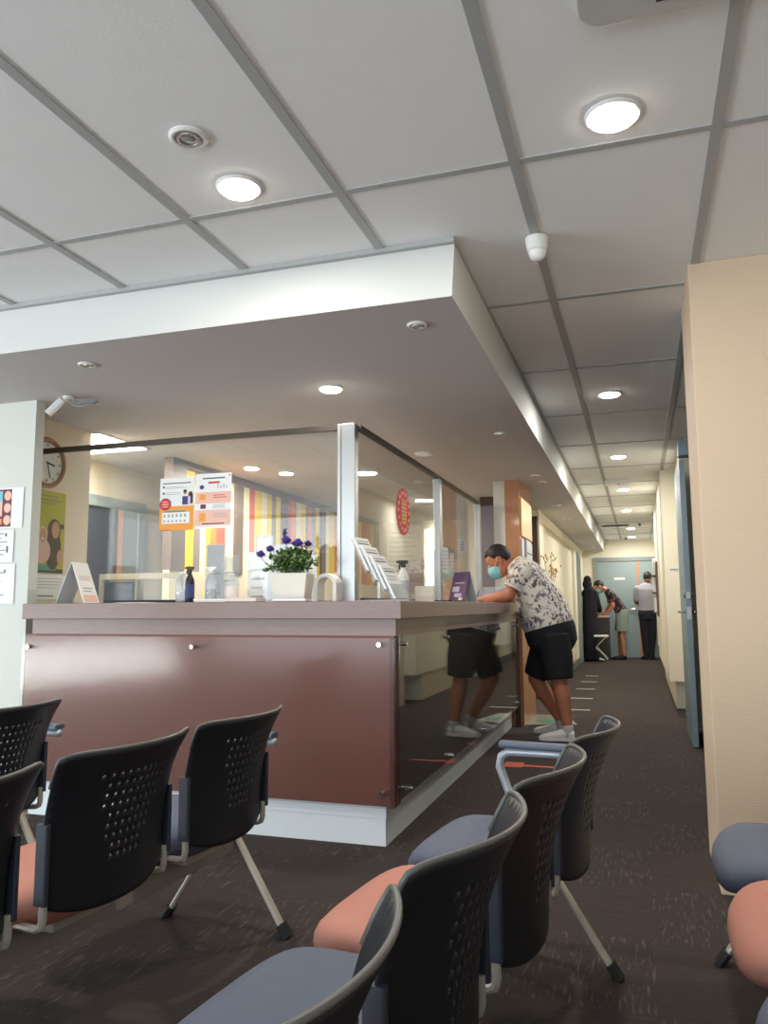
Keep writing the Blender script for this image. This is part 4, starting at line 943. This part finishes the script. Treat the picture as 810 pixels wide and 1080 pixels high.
t = thing('pen', 'pen held in the right hand of the leaning man', 'pen'); MB().tube([(-1.385, 6.865, CT+0.012), (-1.350, 6.935, CT+0.11)], 0.004, 8).build('barrel', 'navy', t); MB().tube([(-1.387, 6.861, CT+0.005), (-1.385, 6.865, CT+0.012)], 0.002, 6).build('tip', 'steel', t)

# behind the front glass: work desk with equipment
t = thing('work_desk', 'white office work desk behind the counter glass', 'desk', (-2.6, 4.70, 0))
MB().box(-0.9, 0.8, -0.28, 0.32, 0.98, 1.02).build('desk_top', 'plastic_white', t); MB().box(-0.9, -0.86, -0.26, 0.30, 0, 0.98).box(0.76, 0.80, -0.26, 0.30, 0, 0.98).box(-0.86, 0.76, 0.27, 0.30, 0.3, 0.98).build('side_panels', 'plastic_white', t)
ZD = 1.02
t = thing('desk_screen', 'low steel topped rail screen behind the counter glass', 'screen', (-3.6, 5.05, 0))
MB().box(-0.32, 0.40, 0, 0.03, 1.318, 1.362).build('top_rail', 'steel', t); MB().box(-0.32, -0.29, 0, 0.03, 0, 1.318).box(0.37, 0.40, 0, 0.03, 0, 1.318).build('posts', 'steel', t); MB().box(-0.29, 0.37, 0.012, 0.018, 0.9, 1.318).build('pane', 'pane', t)
t = thing('monitor', 'small dark blue monitor behind the counter by the office door', 'monitor', (-3.40, 4.60, ZD), 0.4)
MB().box(-0.10, 0.10, -0.015, 0.015, 0.06, 0.26).build('housing', 'navy', t, bevel=0.004); MB().box(-0.09, 0.09, -0.018, -0.015, 0.07, 0.25).build('screen', 'darkglass', t); MB().box(-0.02, 0.02, -0.01, 0.01, 0.01, 0.06).box(-0.07, 0.07, -0.05, 0.05, 0, 0.01).build('stand', 'black', t)
def frame_item(x, y, z0, w, h, body, label, name='document_frame', cat='frame', inner='paper', oval=False, rz=0.0):
    t = thing(name, label, cat, (x, y, z0), rz)
    MB().box(-w/2, w/2, 0, 0.012, 0, h).build('frame', body, t)
    k = MB().m(inner).box(-w/2+0.012, w/2-0.012, -0.002, 0, 0.012, h-0.012)
    if oval: k.m('paper').loft([((0, -0.002, h*0.55), (w*0.28, 0, 0), (0, 0, h*0.32)), ((0, -0.004, h*0.55), (w*0.28, 0, 0), (0, 0, h*0.32))], 24).m('paper_grey').loft([((0, -0.004, h*0.55), (w*0.18, 0, 0), (0, 0, h*0.22)), ((0, -0.005, h*0.55), (w*0.18, 0, 0), (0, 0, h*0.22))], 24)
    else:
        for i in range(5): k.m('ink' if i % 2 else 'paper_grey').box(-w*0.32, w*(0.32-0.05*(i % 3)), -0.003, -0.002, h*(0.2+0.13*i), h*(0.2+0.13*i)+h*0.03)
    k.build('sheet', None, t); return t
frame_item(-2.67, 4.62, ZD, 0.155, 0.51, 'acrylic', 'tall clear acrylic sign holder behind the black spray bottle', 'sign_holder', 'sign holder', 'paper_grey')
frame_item(-2.53, 4.56, ZD, 0.13, 0.42, 'acrylic', 'second clear acrylic stand, lower, behind the grey spray bottle', 'sign_holder', 'sign holder', 'acrylic')
frame_item(-2.345, 4.60, ZD, 0.15, 0.44, 'paper', 'tall white standing card behind the narrow-necked bottle', 'standing_card', 'card', 'paper')
frame_item(-2.48, 4.95, ZD, 0.13, 0.58, 'steel', 'small silver frame high behind the tall white card', 'document_frame', 'frame', 'paper')
frame_item(-2.26, 4.80, ZD, 0.145, 0.50, 'paper_grey', 'grey board with pale oval picture left of the flowers', 'picture_board', 'board', 'paper_grey', True)
frame_item(-2.16, 4.52, ZD, 0.15, 0.30, 'paper_grey', 'lower grey-blue card standing in front of the oval board', 'standing_card', 'card', 'paper_grey')
frame_item(-2.05, 4.72, ZD, 0.13, 0.42, 'paper', 'white printed card partly hidden by the flowers', 'standing_card', 'card', 'paper')
frame_item(-2.00, 4.46, ZD, 0.13, 0.22, 'paper_grey', 'short pale card just left of the planter', 'standing_card', 'card', 'paper')

# ------------------------------------------------------------------ people
def remesh(o, vox, it=4):
    r = o.modifiers.new('skin_surface', 'REMESH'); r.mode = 'VOXEL'; r.voxel_size = vox; r.use_smooth_shade = True
    s = o.modifiers.new('soften', 'SMOOTH'); s.factor = 0.5; s.iterations = it
    return o
def hand(mb, wr, d, n, t, s=1.0, curl=0.35):
    d = V(d).normalized(); n = V(n); n = (n - d*n.dot(d)).normalized(); t = V(t); t = (t - d*t.dot(d) - n*t.dot(n)).normalized(); wr = V(wr)
    mb.loft([(wr-d*0.01, t*0.026*s, n*0.019*s), (wr+d*0.03*s, t*0.036*s, n*0.018*s), (wr+d*0.075*s, t*0.042*s, n*0.015*s), (wr+d*0.095*s, t*0.040*s, n*0.012*s)], 14)
    for off, ln in ((0.031, 0.072), (0.0105, 0.080), (-0.0105, 0.074), (-0.031, 0.058)):
        p = wr + d*0.088*s + t*off*s; dd = (d + t*off*1.2).normalized(); pts = [p - dd*0.015]; a = 0
        for f in (0.45, 0.30, 0.25):
            a += curl; dv = dd*math.cos(a) + n*math.sin(a); p = p + dv*ln*f*s; pts.append(p)
        mb.chain(pts, [0.0098*s, 0.0095*s, 0.0085*s, 0.0075*s], 10)
    p = wr + d*0.028*s + t*0.024*s; d1 = (d*0.55+t*0.75+n*0.35).normalized(); d2 = (d*0.85+t*0.35+n*0.4).normalized()
    mb.chain([p, p+d1*0.040*s, p+d1*0.040*s+d2*0.034*s, p+d1*0.040*s+d2*0.058*s], [0.016*s, 0.0115*s, 0.0105*s, 0.0085*s], 10)
def head_axes(F, lat):
    F = V(F).normalized(); Lx = V(lat); Lx = (Lx - F*Lx.dot(F)).normalized(); U = F.cross(Lx).normalized()
    return F, Lx, U
def head(mb, c, F, lat, s, neck, nr):
    F, Lx, U = head_axes(F, lat); c = V(c); T = Matrix((F, Lx, U)).transposed()
    def P(f, l, u): return c + (F*f + Lx*l + U*u)*s
    mb.ball(P(-0.006, 0, 0.022), 0, T, rr=V((0.096, 0.076, 0.102))*s)
    mb.ball(P(0.028, 0, -0.055), 0, T, rr=V((0.062, 0.056, 0.066))*s)
    mb.ball(P(0.045, 0, -0.092), 0, T, rr=V((0.032, 0.032, 0.026))*s)
    mb.chain([P(0.090, 0, 0.020), P(0.112, 0, -0.022)], [0.009*s, 0.014*s], 10)
    mb.chain([P(0.080, 0.034, 0.030), P(0.084, -0.034, 0.030)], [0.013*s, 0.013*s], 10)
    for sg in (1, -1): mb.ball(P(-0.012, sg*0.078, -0.004), 0, T, rr=V((0.020, 0.010, 0.033))*s)
    mb.chain([P(-0.022, 0, -0.050), neck], [0.058*s, nr], 14)
    return P, T
def face_parts(root, P, s, T, masked=True, hairm='hair', low=-0.055, top=0.078):
    k = MB().ball(P(-0.010, 0, 0.030), 0, T, rr=V((0.102, 0.083, 0.104))*s, n=32, m=24)
    ctr = P(-0.010, 0, 0.030); Ti = T.transposed()
    for v in k.bm.verts:
        l = Ti @ (v.co - ctr); l = l/s
        f, u = l.x-0.010, l.z+0.030
        if (f > 0.030 and u < top) or u < low or (-0.045 < f <= 0.030 and u < 0.018 + 1.0*max(0.0, f)):
            v.co = ctr + (v.co-ctr)*0.84
    h = k.build('hair', hairm, root, smooth=True)
    for sg in (1, -1):
        e = MB().ball(P(0.079, sg*0.032, 0.010), 0, T, rr=V((0.010, 0.014, 0.009))*s).build('eye', 'eye', root, smooth=True)
        MB().ball(P(0.0865, sg*0.032, 0.010), 0, T, rr=V((0.004, 0.006, 0.006))*s).build('iris', 'iris', e, smooth=True)
        MB().chain([P(0.088, sg*0.016, 0.034), P(0.080, sg*0.050, 0.034)], [0.005*s, 0.004*s], 8).build('eyebrow', hairm, root, smooth=True)
    if masked:
        m = MB().ball(P(0.056, 0, -0.050), 0, T, rr=V((0.070, 0.062, 0.062))*s, n=24, m=16).build('face_mask', 'mask', root, smooth=True)
        for sg in (1, -1): MB().tube([P(0.060, sg*0.060, -0.030), P(0.02, sg*0.078, -0.008), P(-0.012, sg*0.086, 0.022)], 0.0020, 6).tube([P(0.050, sg*0.058, -0.075), P(0.01, sg*0.074, -0.045), P(-0.022, sg*0.085, -0.020)], 0.0020, 6).build('ear_loop', 'strap', m)
    else:
        MB().chain([P(0.088, 0.02, -0.060), P(0.092, 0, -0.061), P(0.088, -0.02, -0.060)], [0.005*s]*3, 8).build('mouth', 'lip', root, smooth=True)
def torso(mb, rings, lat, k=1.0, n=24):
    lat = V(lat).normalized(); R = []
    for i, (p, hw, hd) in enumerate(rings):
        a = V(rings[max(0, i-1)][0]); b = V(rings[min(len(rings)-1, i+1)][0]); d = (b-a).normalized(); dep = d.cross(lat).normalized()
        R.append((V(p), lat*hw*k, dep*hd*k))
    mb.loft(R, n); return mb
def shoe(root, heel, d, ln, w, mt='shoe', ms='sole', lat=None):
    d = V(d).normalized(); sd = d.cross(V((0, 0, 1))).normalized(); h = V(heel)
    prof = [(0.0, 0.62, 0.060, 0.045), (0.05, 0.80, 0.078, 0.052), (0.22, 0.86, 0.092, 0.055), (0.42, 0.86, 0.075, 0.050), (0.62, 0.98, 0.055, 0.038), (0.80, 0.98, 0.042, 0.028), (0.93, 0.74, 0.032, 0.022), (1.0, 0.35, 0.024, 0.012)]
    mb = MB(); R = []
    for f, ww, hh, _ in prof:
        R.append((h + d*ln*f + V((0, 0, 0.012 + hh*0.5)), sd*w*ww, V((0, 0, hh*0.5))))
    o = mb.loft(R, 18).build('shoe', mt, root, smooth=True)
    pts = []
    for f, ww, _, _ in prof: pts.append((f, ww*1.06))
    out = [h + d*(ln*(f*1.03-0.012)) + sd*w*ww for f, ww in pts] + [h + d*(ln*(f*1.03-0.012)) - sd*w*ww for f, ww in reversed(pts)]
    k = MB(); A = [k.bm.verts.new(p + V((0, 0, 0.001))) for p in out]; B = [k.bm.verts.new(p + V((0, 0, 0.026))) for p in out]
    k.face(A[::-1]); k.face(B)
    for i in range(len(out)): k.face([A[i], A[(i+1) % len(out)], B[(i+1) % len(out)], B[i]])
    k.build('sole', ms, o); return o

# --- the man leaning on the counter
def leaning_man():
    r = thing('person', 'person in floral shirt, black shorts and blue mask leaning on the counter', 'person', (-0.72, 6.95, 0))
    lat = V((0, -1, 0)); off = V((0.72, -6.95, 0))
    def w(x, y, z): return V((x, y, z)) + off
    rings = [(w(-0.745, 6.95, 0.90), 0.205, 0.215), (w(-0.775, 6.95, 0.99), 0.208, 0.222), (w(-0.805, 6.95, 1.08), 0.208, 0.212), (w(-0.850, 6.95, 1.19), 0.212, 0.195), (w(-0.905, 6.95, 1.305), 0.222, 0.175), (w(-0.965, 6.95, 1.395), 0.225, 0.150), (w(-1.010, 6.95, 1.455), 0.165, 0.110), (w(-1.045, 6.95, 1.495), 0.080, 0.075)]
    arms = [(w(-0.955, 6.775, 1.400), w(-1.060, 6.735, 1.188), w(-1.262, 6.755, 1.168)), (w(-0.960, 7.125, 1.400), w(-1.150, 7.170, 1.188), w(-1.300, 7.03, 1.176))]
    legs = [(w(-0.700, 6.845, 0.86), w(-0.665, 6.815, 0.475), w(-0.608, 6.79, 0.10)), (w(-0.755, 7.055, 0.86), w(-0.895, 7.085, 0.470), w(-0.690, 7.12, 0.11))]
    s = 1.16
    mb = MB(); torso(mb, [(V(p) + V((0, 0, 0.03 if i == 0 else 0)), a*(0.80 if i < 2 else 0.90), b*(0.80 if i < 2 else 0.90)) for i, (p, a, b) in enumerate(rings)], lat, 1.0)
    P, T = head(mb, w(-1.172, 6.95, 1.500), (-0.82, 0, -0.57), lat, s, w(-1.03, 6.95, 1.46), 0.072)
    for i, (a, b, c) in enumerate(arms):
        mb.chain([a, a.lerp(b, 0.5), b], [0.066, 0.060, 0.050], 14); mb.chain([b, b.lerp(c, 0.3), c], [0.050, 0.050, 0.032], 14)
    hand(mb, arms[0][2], (-1, 0.06, -0.16), (0, 0, -1), (0, 1, 0.1), 0.95, 0.16)
    hand(mb, arms[1][2], (-0.35, -0.90, -0.12), (0.1, -0.2, -1), (-0.9, 0.35, 0.2), 0.95, 0.5)
    for a, b, c in legs:
        mb.chain([a, a.lerp(b, 0.5), b], [0.095, 0.088, 0.068], 16); mb.chain([b, b.lerp(c, 0.32), b.lerp(c, 0.7), c], [0.066, 0.070, 0.052, 0.042], 16)
    mb.chain([legs[0][2], legs[0][2] + V((-0.03, 0, -0.05))], [0.042, 0.04]); mb.chain([legs[1][2], legs[1][2] + V((-0.03, 0, -0.06))], [0.042, 0.04])
    remesh(mb.build('body', 'skin', r), 0.006)
    face_parts(r, P, s, T, True)
    # shirt: trunk, collar and two short sleeves
    k = MB(); torso(k, rings, lat, 1.0)
    for a, b, c in arms: k.chain([a + V((0.02, 0, 0)), a.lerp(b, 0.42)], [0.088, 0.080], 16)
    remesh(k.build('shirt', 'floral', r), 0.009, 5)
    for a, b, c in arms:
        d = (b-a).normalized(); q = a.lerp(b, 0.66); ax = d.cross(V((0, 1, 0))).normalized(); ay = d.cross(ax)
        MB().loft([(q - d*0.008, ax*0.080, ay*0.080), (q + d*0.006, ax*0.080, ay*0.080)], 20).build('sleeve_band', 'strap', r)
    k = MB(); torso(k, [(w(-0.770, 6.95, 1.01), 0.195, 0.205), (w(-0.745, 6.95, 0.89), 0.212, 0.222), (w(-0.725, 6.95, 0.79), 0.212, 0.212), (w(-0.72, 6.95, 0.72), 0.18, 0.16)], lat)
    for (a, b, c), r0, r1 in ((legs[0], 0.135, 0.118), (legs[1], 0.130, 0.112)):
        d = (b-a).normalized(); ax = d.cross(V((0, 1, 0))).normalized(); ay = d.cross(ax)
        k.loft([(a + d*0.0, ax*r0*0.95, ay*r0), (a.lerp(b, 0.5), ax*r0*1.0, ay*r0*0.95), (a.lerp(b, 0.95), ax*r1, ay*r1)], 20)
    remesh(k.build('shorts', 'shorts', r), 0.009, 5)
    for i, (heel, d) in enumerate(((w(-0.555, 6.79, 0), (-1, -0.10, 0)), (w(-0.640, 7.12, 0), (-1, 0.05, 0)))):
        shoe(r, heel, d, 0.285, 0.050)
        c = legs[i][2]; MB().chain([c + V((0, 0, 0.0)), c + V((-0.01, 0, -0.05))], [0.050, 0.050], 16).build('sock', 'sock', r, smooth=True)
leaning_man()

# --- the three people at the corridor end
def walker(name_label, loc, rings, lat, hc, hf, s, arms, legs, skin, top_mat, low_mat, low_frac, hairm, sleeve_frac, feet, foot_mat, masked=False, shoes=True, neck=None, sleeve_r=0.07, leg_r=(0.10, 0.085), sole='foot'):
    r = thing('person', name_label, 'person', loc)
    mb = MB(); torso(mb, [(p, a*(0.74 if i < 2 else 0.88), b*(0.74 if i < 2 else 0.88)) for i, (p, a, b) in enumerate(rings)], lat)
    P, T = head(mb, hc, hf, lat, s, neck if neck is not None else rings[-1][0], 0.055)
    for a, b, c, hd, hn, ht in arms:
        mb.chain([a, a.lerp(b, 0.5), b], [0.050, 0.046, 0.040], 12); mb.chain([b, b.lerp(c, 0.3), c], [0.040, 0.040, 0.027], 12)
        hand(mb, c, hd, hn, ht, 0.95, 0.3)
    for a, b, c in legs:
        mb.chain([a, a.lerp(b, 0.5), b], [0.076, 0.072, 0.055], 14); mb.chain([b, b.lerp(c, 0.32), c], [0.053, 0.055, 0.036], 14)
        mb.chain([c, c + V((0, 0, -0.05))], [0.036, 0.034])
    remesh(mb.build('body', skin, r), 0.007, 3)
    face_parts(r, P, s, T, masked, hairm)
    k = MB(); torso(k, rings, lat, 1.0)
    for a, b, c, *_ in arms:
        k.chain([a, a.lerp(b, min(1, sleeve_frac))], [sleeve_r, sleeve_r*0.9], 14)
        if sleeve_frac > 1: k.chain([b, b.lerp(c, sleeve_frac-1)], [sleeve_r*0.85, sleeve_r*0.75], 14)
    remesh(k.build('shirt', top_mat, r), 0.010, 4)
    k = MB(); p0, hw, hd = rings[0]; torso(k, [(V(p0)+V((0, 0, 0.07)), hw*0.97, hd*0.97), (V(p0)-V((0, 0, 0.03)), hw*1.04, hd*1.04), (V(p0)-V((0, 0, 0.14)), hw*0.95, hd*0.95)], lat)
    for a, b, c in legs:
        if low_frac <= 1:
            d = (b-a).normalized(); ax = d.cross(V((0, 1, 0))).normalized(); ay = d.cross(ax); r0 = leg_r[0]
            k.loft([(a, ax*r0*0.95, ay*r0*0.85), (a.lerp(b, 0.5), ax*r0, ay*r0*0.85), (a.lerp(b, low_frac), ax*r0*1.04, ay*r0*0.9)], 18)
        else: k.chain([a, b], [leg_r[0], leg_r[1]], 16); k.chain([b, b.lerp(c, low_frac-1)], [leg_r[1], leg_r[1]*0.85], 16)
    remesh(k.build('shorts' if low_frac <= 1 else 'trousers', low_mat, r), 0.010, 4)
    for h, d in feet: shoe(r, h, d, 0.265, 0.046, foot_mat, sole)
    return r
# man in pale shirt, seen from behind
walker('person in pale grey shirt and dark trousers standing with back turned by end door', (0.15, 17.25, 0),
    [((0, 0, 0.96), 0.185, 0.13), ((0, 0, 1.10), 0.175, 0.125), ((0, 0.0, 1.28), 0.185, 0.125), ((0, 0, 1.43), 0.20, 0.115), ((0, 0.01, 1.52), 0.15, 0.085), ((0, 0.015, 1.57), 0.065, 0.06)], (-1, 0, 0),
    (0.03, 0.035, 1.67), (0.15, 0.9, -0.35), 1.05,
    [(V((-0.19, 0, 1.45)), V((-0.225, 0.02, 1.18)), V((-0.15, 0.20, 1.12)), (0.5, 0.8, 0), (1, -0.3, 0), (0, 0, 1)), (V((0.19, 0, 1.45)), V((0.0+0.235, 0.05, 1.20)), V((0.06, 0.24, 1.18)), (-0.5, 0.8, 0.1), (-1, -0.3, 0), (0, 0, 1))],
    [(V((-0.085, 0, 0.92)), V((-0.075, 0.01, 0.50)), V((-0.05, 0, 0.09))), (V((0.085, 0, 0.92)), V((0.075, 0.01, 0.50)), V((0.03, 0.03, 0.09)))],
    'skin3', 'greyshirt', 'trousers', 1.96, 'hair', 0.75, [(V((-0.06, -0.07, 0)), (-0.35, 1, 0)), (V((0.03, -0.04, 0)), (0.2, 1, 0))], 'black', leg_r=(0.098, 0.080))
# young man bending over the desk
walker('person in dark patterned shirt and sage shorts bending over the small desk', (-0.36, 17.15, 0),
    [((0.0, 0, 0.95), 0.182, 0.130), ((-0.06, 0, 1.08), 0.168, 0.118), ((-0.14, 0, 1.22), 0.165, 0.115), ((-0.22, 0, 1.33), 0.175, 0.10), ((-0.27, 0, 1.40), 0.12, 0.075), ((-0.30, 0, 1.43), 0.06, 0.055)], (0, -1, 0),
    (-0.43, 0, 1.50), (-0.75, 0, -0.66), 1.06,
    [(V((-0.215, -0.15, 1.34)), V((-0.16, -0.19, 1.10)), V((-0.30, -0.14, 0.935)), (-0.85, 0.2, -0.25), (0, 0, -1), (0, 1, 0)), (V((-0.215, 0.15, 1.34)), V((-0.25, 0.18, 1.10)), V((-0.36, 0.10, 0.945)), (-0.85, -0.2, -0.25), (0, 0, -1), (0, -1, 0))],
    [(V((0.0, -0.08, 0.92)), V((-0.01, -0.08, 0.50)), V((0.02, -0.08, 0.09))), (V((0.0, 0.08, 0.92)), V((-0.05, 0.10, 0.50)), V((-0.06, 0.12, 0.09)))],
    'skin2', 'floral_dark', 'sage', 0.82, 'hair', 0.55, [(V((0.06, -0.08, 0)), (-1, -0.1, 0)), (V((0.04, 0.12, 0)), (-1, 0.1, 0))], 'black', masked=True, leg_r=(0.125, 0.12))
# robed person beside the left wall
def robed():
    r = thing('person', 'person in long black robe and headscarf standing against the left corridor wall', 'person', (-0.965, 16.55, 0))
    lat = V((0.8, -0.6, 0)); F = V((0.55, 0.78, -0.30))
    rings = [((0, 0, 0.06), 0.10, 0.10), ((0, 0, 0.9), 0.14, 0.12), ((0, 0, 1.2), 0.14, 0.11), ((0, 0.0, 1.36), 0.15, 0.10), ((0, 0, 1.43), 0.11, 0.08), ((0, 0, 1.47), 0.055, 0.05)]
    mb = MB(); torso(mb, rings, lat, 0.85)
    P, T = head(mb, V((-0.02, 0.02, 1.565)), F, lat, 0.98, V((0, 0, 1.46)), 0.05)
    arms = [(V((0.11, -0.06, 1.36)), V((0.16, 0.02, 1.12)), V((0.19, 0.20, 0.98))), (V((-0.10, 0.08, 1.36)), V((-0.06, 0.20, 1.12)), V((0.08, 0.28, 0.98)))]
    for a, b, c in arms: mb.chain([a, b, c], [0.042, 0.036, 0.026], 12); hand(mb, c, (0.5, 0.8, -0.3), (0, 0, -1), (-0.8, 0.5, 0), 0.92, 0.3)
    for x in (-0.06, 0.06): mb.chain([V((x, 0, 0.8)), V((x, 0, 0.06))], [0.08, 0.035]); 
    remesh(mb.build('body', 'skin2', r), 0.007, 3); 
    face = MB()
    for sg in (1, -1): MB().ball(P(0.082, sg*0.032, 0.010), 0, T, rr=V((0.010, 0.014, 0.009))).build('eye', 'eye', r, smooth=True)
    k = MB(); torso(k, [((0, 0, 0.035), 0.185, 0.15), ((0, 0, 0.35), 0.165, 0.14), ((0, 0, 0.9), 0.160, 0.135), ((0, 0, 1.2), 0.155, 0.125), ((0, 0, 1.37), 0.160, 0.115), ((0, 0, 1.44), 0.115, 0.09), ((0, 0, 1.48), 0.07, 0.065)], lat)
    for a, b, c in arms: k.chain([a, b, b.lerp(c, 0.75)], [0.066, 0.064, 0.060], 14)
    remesh(k.build('robe', 'abaya', r), 0.010, 4)
    k = MB().ball(P(-0.018, 0, 0.028), 0, T, rr=V((0.100, 0.090, 0.112)), n=24, m=18)
    k.ball(P(-0.04, 0, -0.06), 0, T, rr=V((0.075, 0.080, 0.085)), n=20, m=14); torso(k, [((0, 0, 1.38), 0.165, 0.125), ((0, 0, 1.44), 0.12, 0.10), ((0, 0.0, 1.50), 0.07, 0.07)], lat)
    remesh(k.build('headscarf', 'shorts', r), 0.009, 4)
    MB().loft([(arms[0][1].lerp(arms[0][2], 0.70), V((0.058, 0, 0)), V((0, 0.058, 0.02))), (arms[0][1].lerp(arms[0][2], 0.80), V((0.058, 0, 0)), V((0, 0.058, 0.02)))], 16).build('cuff', 'paper', r)
    for x, y in ((-0.05, -0.04), (0.07, -0.03)): shoe(r, V((x, y, 0)), (0.3, 0.8, 0) if x < 0 else (0.9, -0.35, 0), 0.20, 0.036, 'paper_grey', 'foot')
robed()
# small desk and cantilever stool
t = thing('small_desk', 'dark panelled standing desk with pale top at the corridor end', 'desk', (-0.74, 17.05, 0))
MB().box(-0.16, 0.14, -0.30, 0.28, 0.865, 0.89).build('desk_top', 'desk_top', t); MB().box(-0.15, 0.12, -0.28, 0.26, 0.0, 0.865).build('body', 'desk', t, bevel=0.004); MB().box(-0.13, 0.10, -0.288, -0.28, 0.10, 0.80).build('front_panel', 'desk', t)
tag(MB().box(-0.82, -0.62, 16.84, 17.10, 0.8905, 0.898).build('form_sheet', 'pink_print'), 'sheet of paper lying on the small dark desk', 'paper')
t = thing('cantilever_stool', 'white stool with zigzag chrome legs in front of the dark desk', 'stool', (-0.74, 16.2, 0))
MB().rbox(-0.14, 0.13, -0.15, 0.15, 0.50, 0.530, 0.03, 'z').build('seat', 'plastic_white', t, bevel=0.004)
for y in (-0.13, 0.13): MB().tube([(0.11, y, 0.497), (0.06, y, 0.47), (-0.10, y, 0.30), (-0.10, y, 0.285), (0.05, y, 0.13), (0.10, y, 0.06), (0.095, y, 0.012)], 0.012, 10).build('leg', 'chrome', t, smooth=True)
MB().tube([(0.095, -0.16, 0.013), (0.095, 0.16, 0.013)], 0.012, 10).build('floor_bar', 'chrome', t)
# dried flowers behind the man
t = thing('dried_flower_stand', 'dried flower sprays on the corridor ledge behind the leaning man', 'dried flowers', (-1.05, 9.98, 0))
MB().lathe((0, 0, 0), [(0.05, 0), (0.07, 0.02), (0.075, 0.25), (0.05, 0.55), (0.035, 0.75), (0.045, 0.80)], 20).build('vase', 'brown_post', t, smooth=True)
random.seed(5)
for i in range(6):
    a = random.uniform(0, 2*PI); rr = random.uniform(0.03, 0.10); tip = V((rr*math.cos(a), rr*math.sin(a), random.uniform(1.45, 1.78)))
    k = MB().tube([(0, 0, 0.75), tip*0.5 + V((0, 0, 0.55)), tip], 0.004, 6)
    for q in range(7): k.ball(tip + V((random.gauss(0, 0.022), random.gauss(0, 0.022), random.gauss(-0.03, 0.04))), 0, rr=(0.009, 0.009, 0.018), n=7, m=5)
    k.build('spray', 'dry', t)
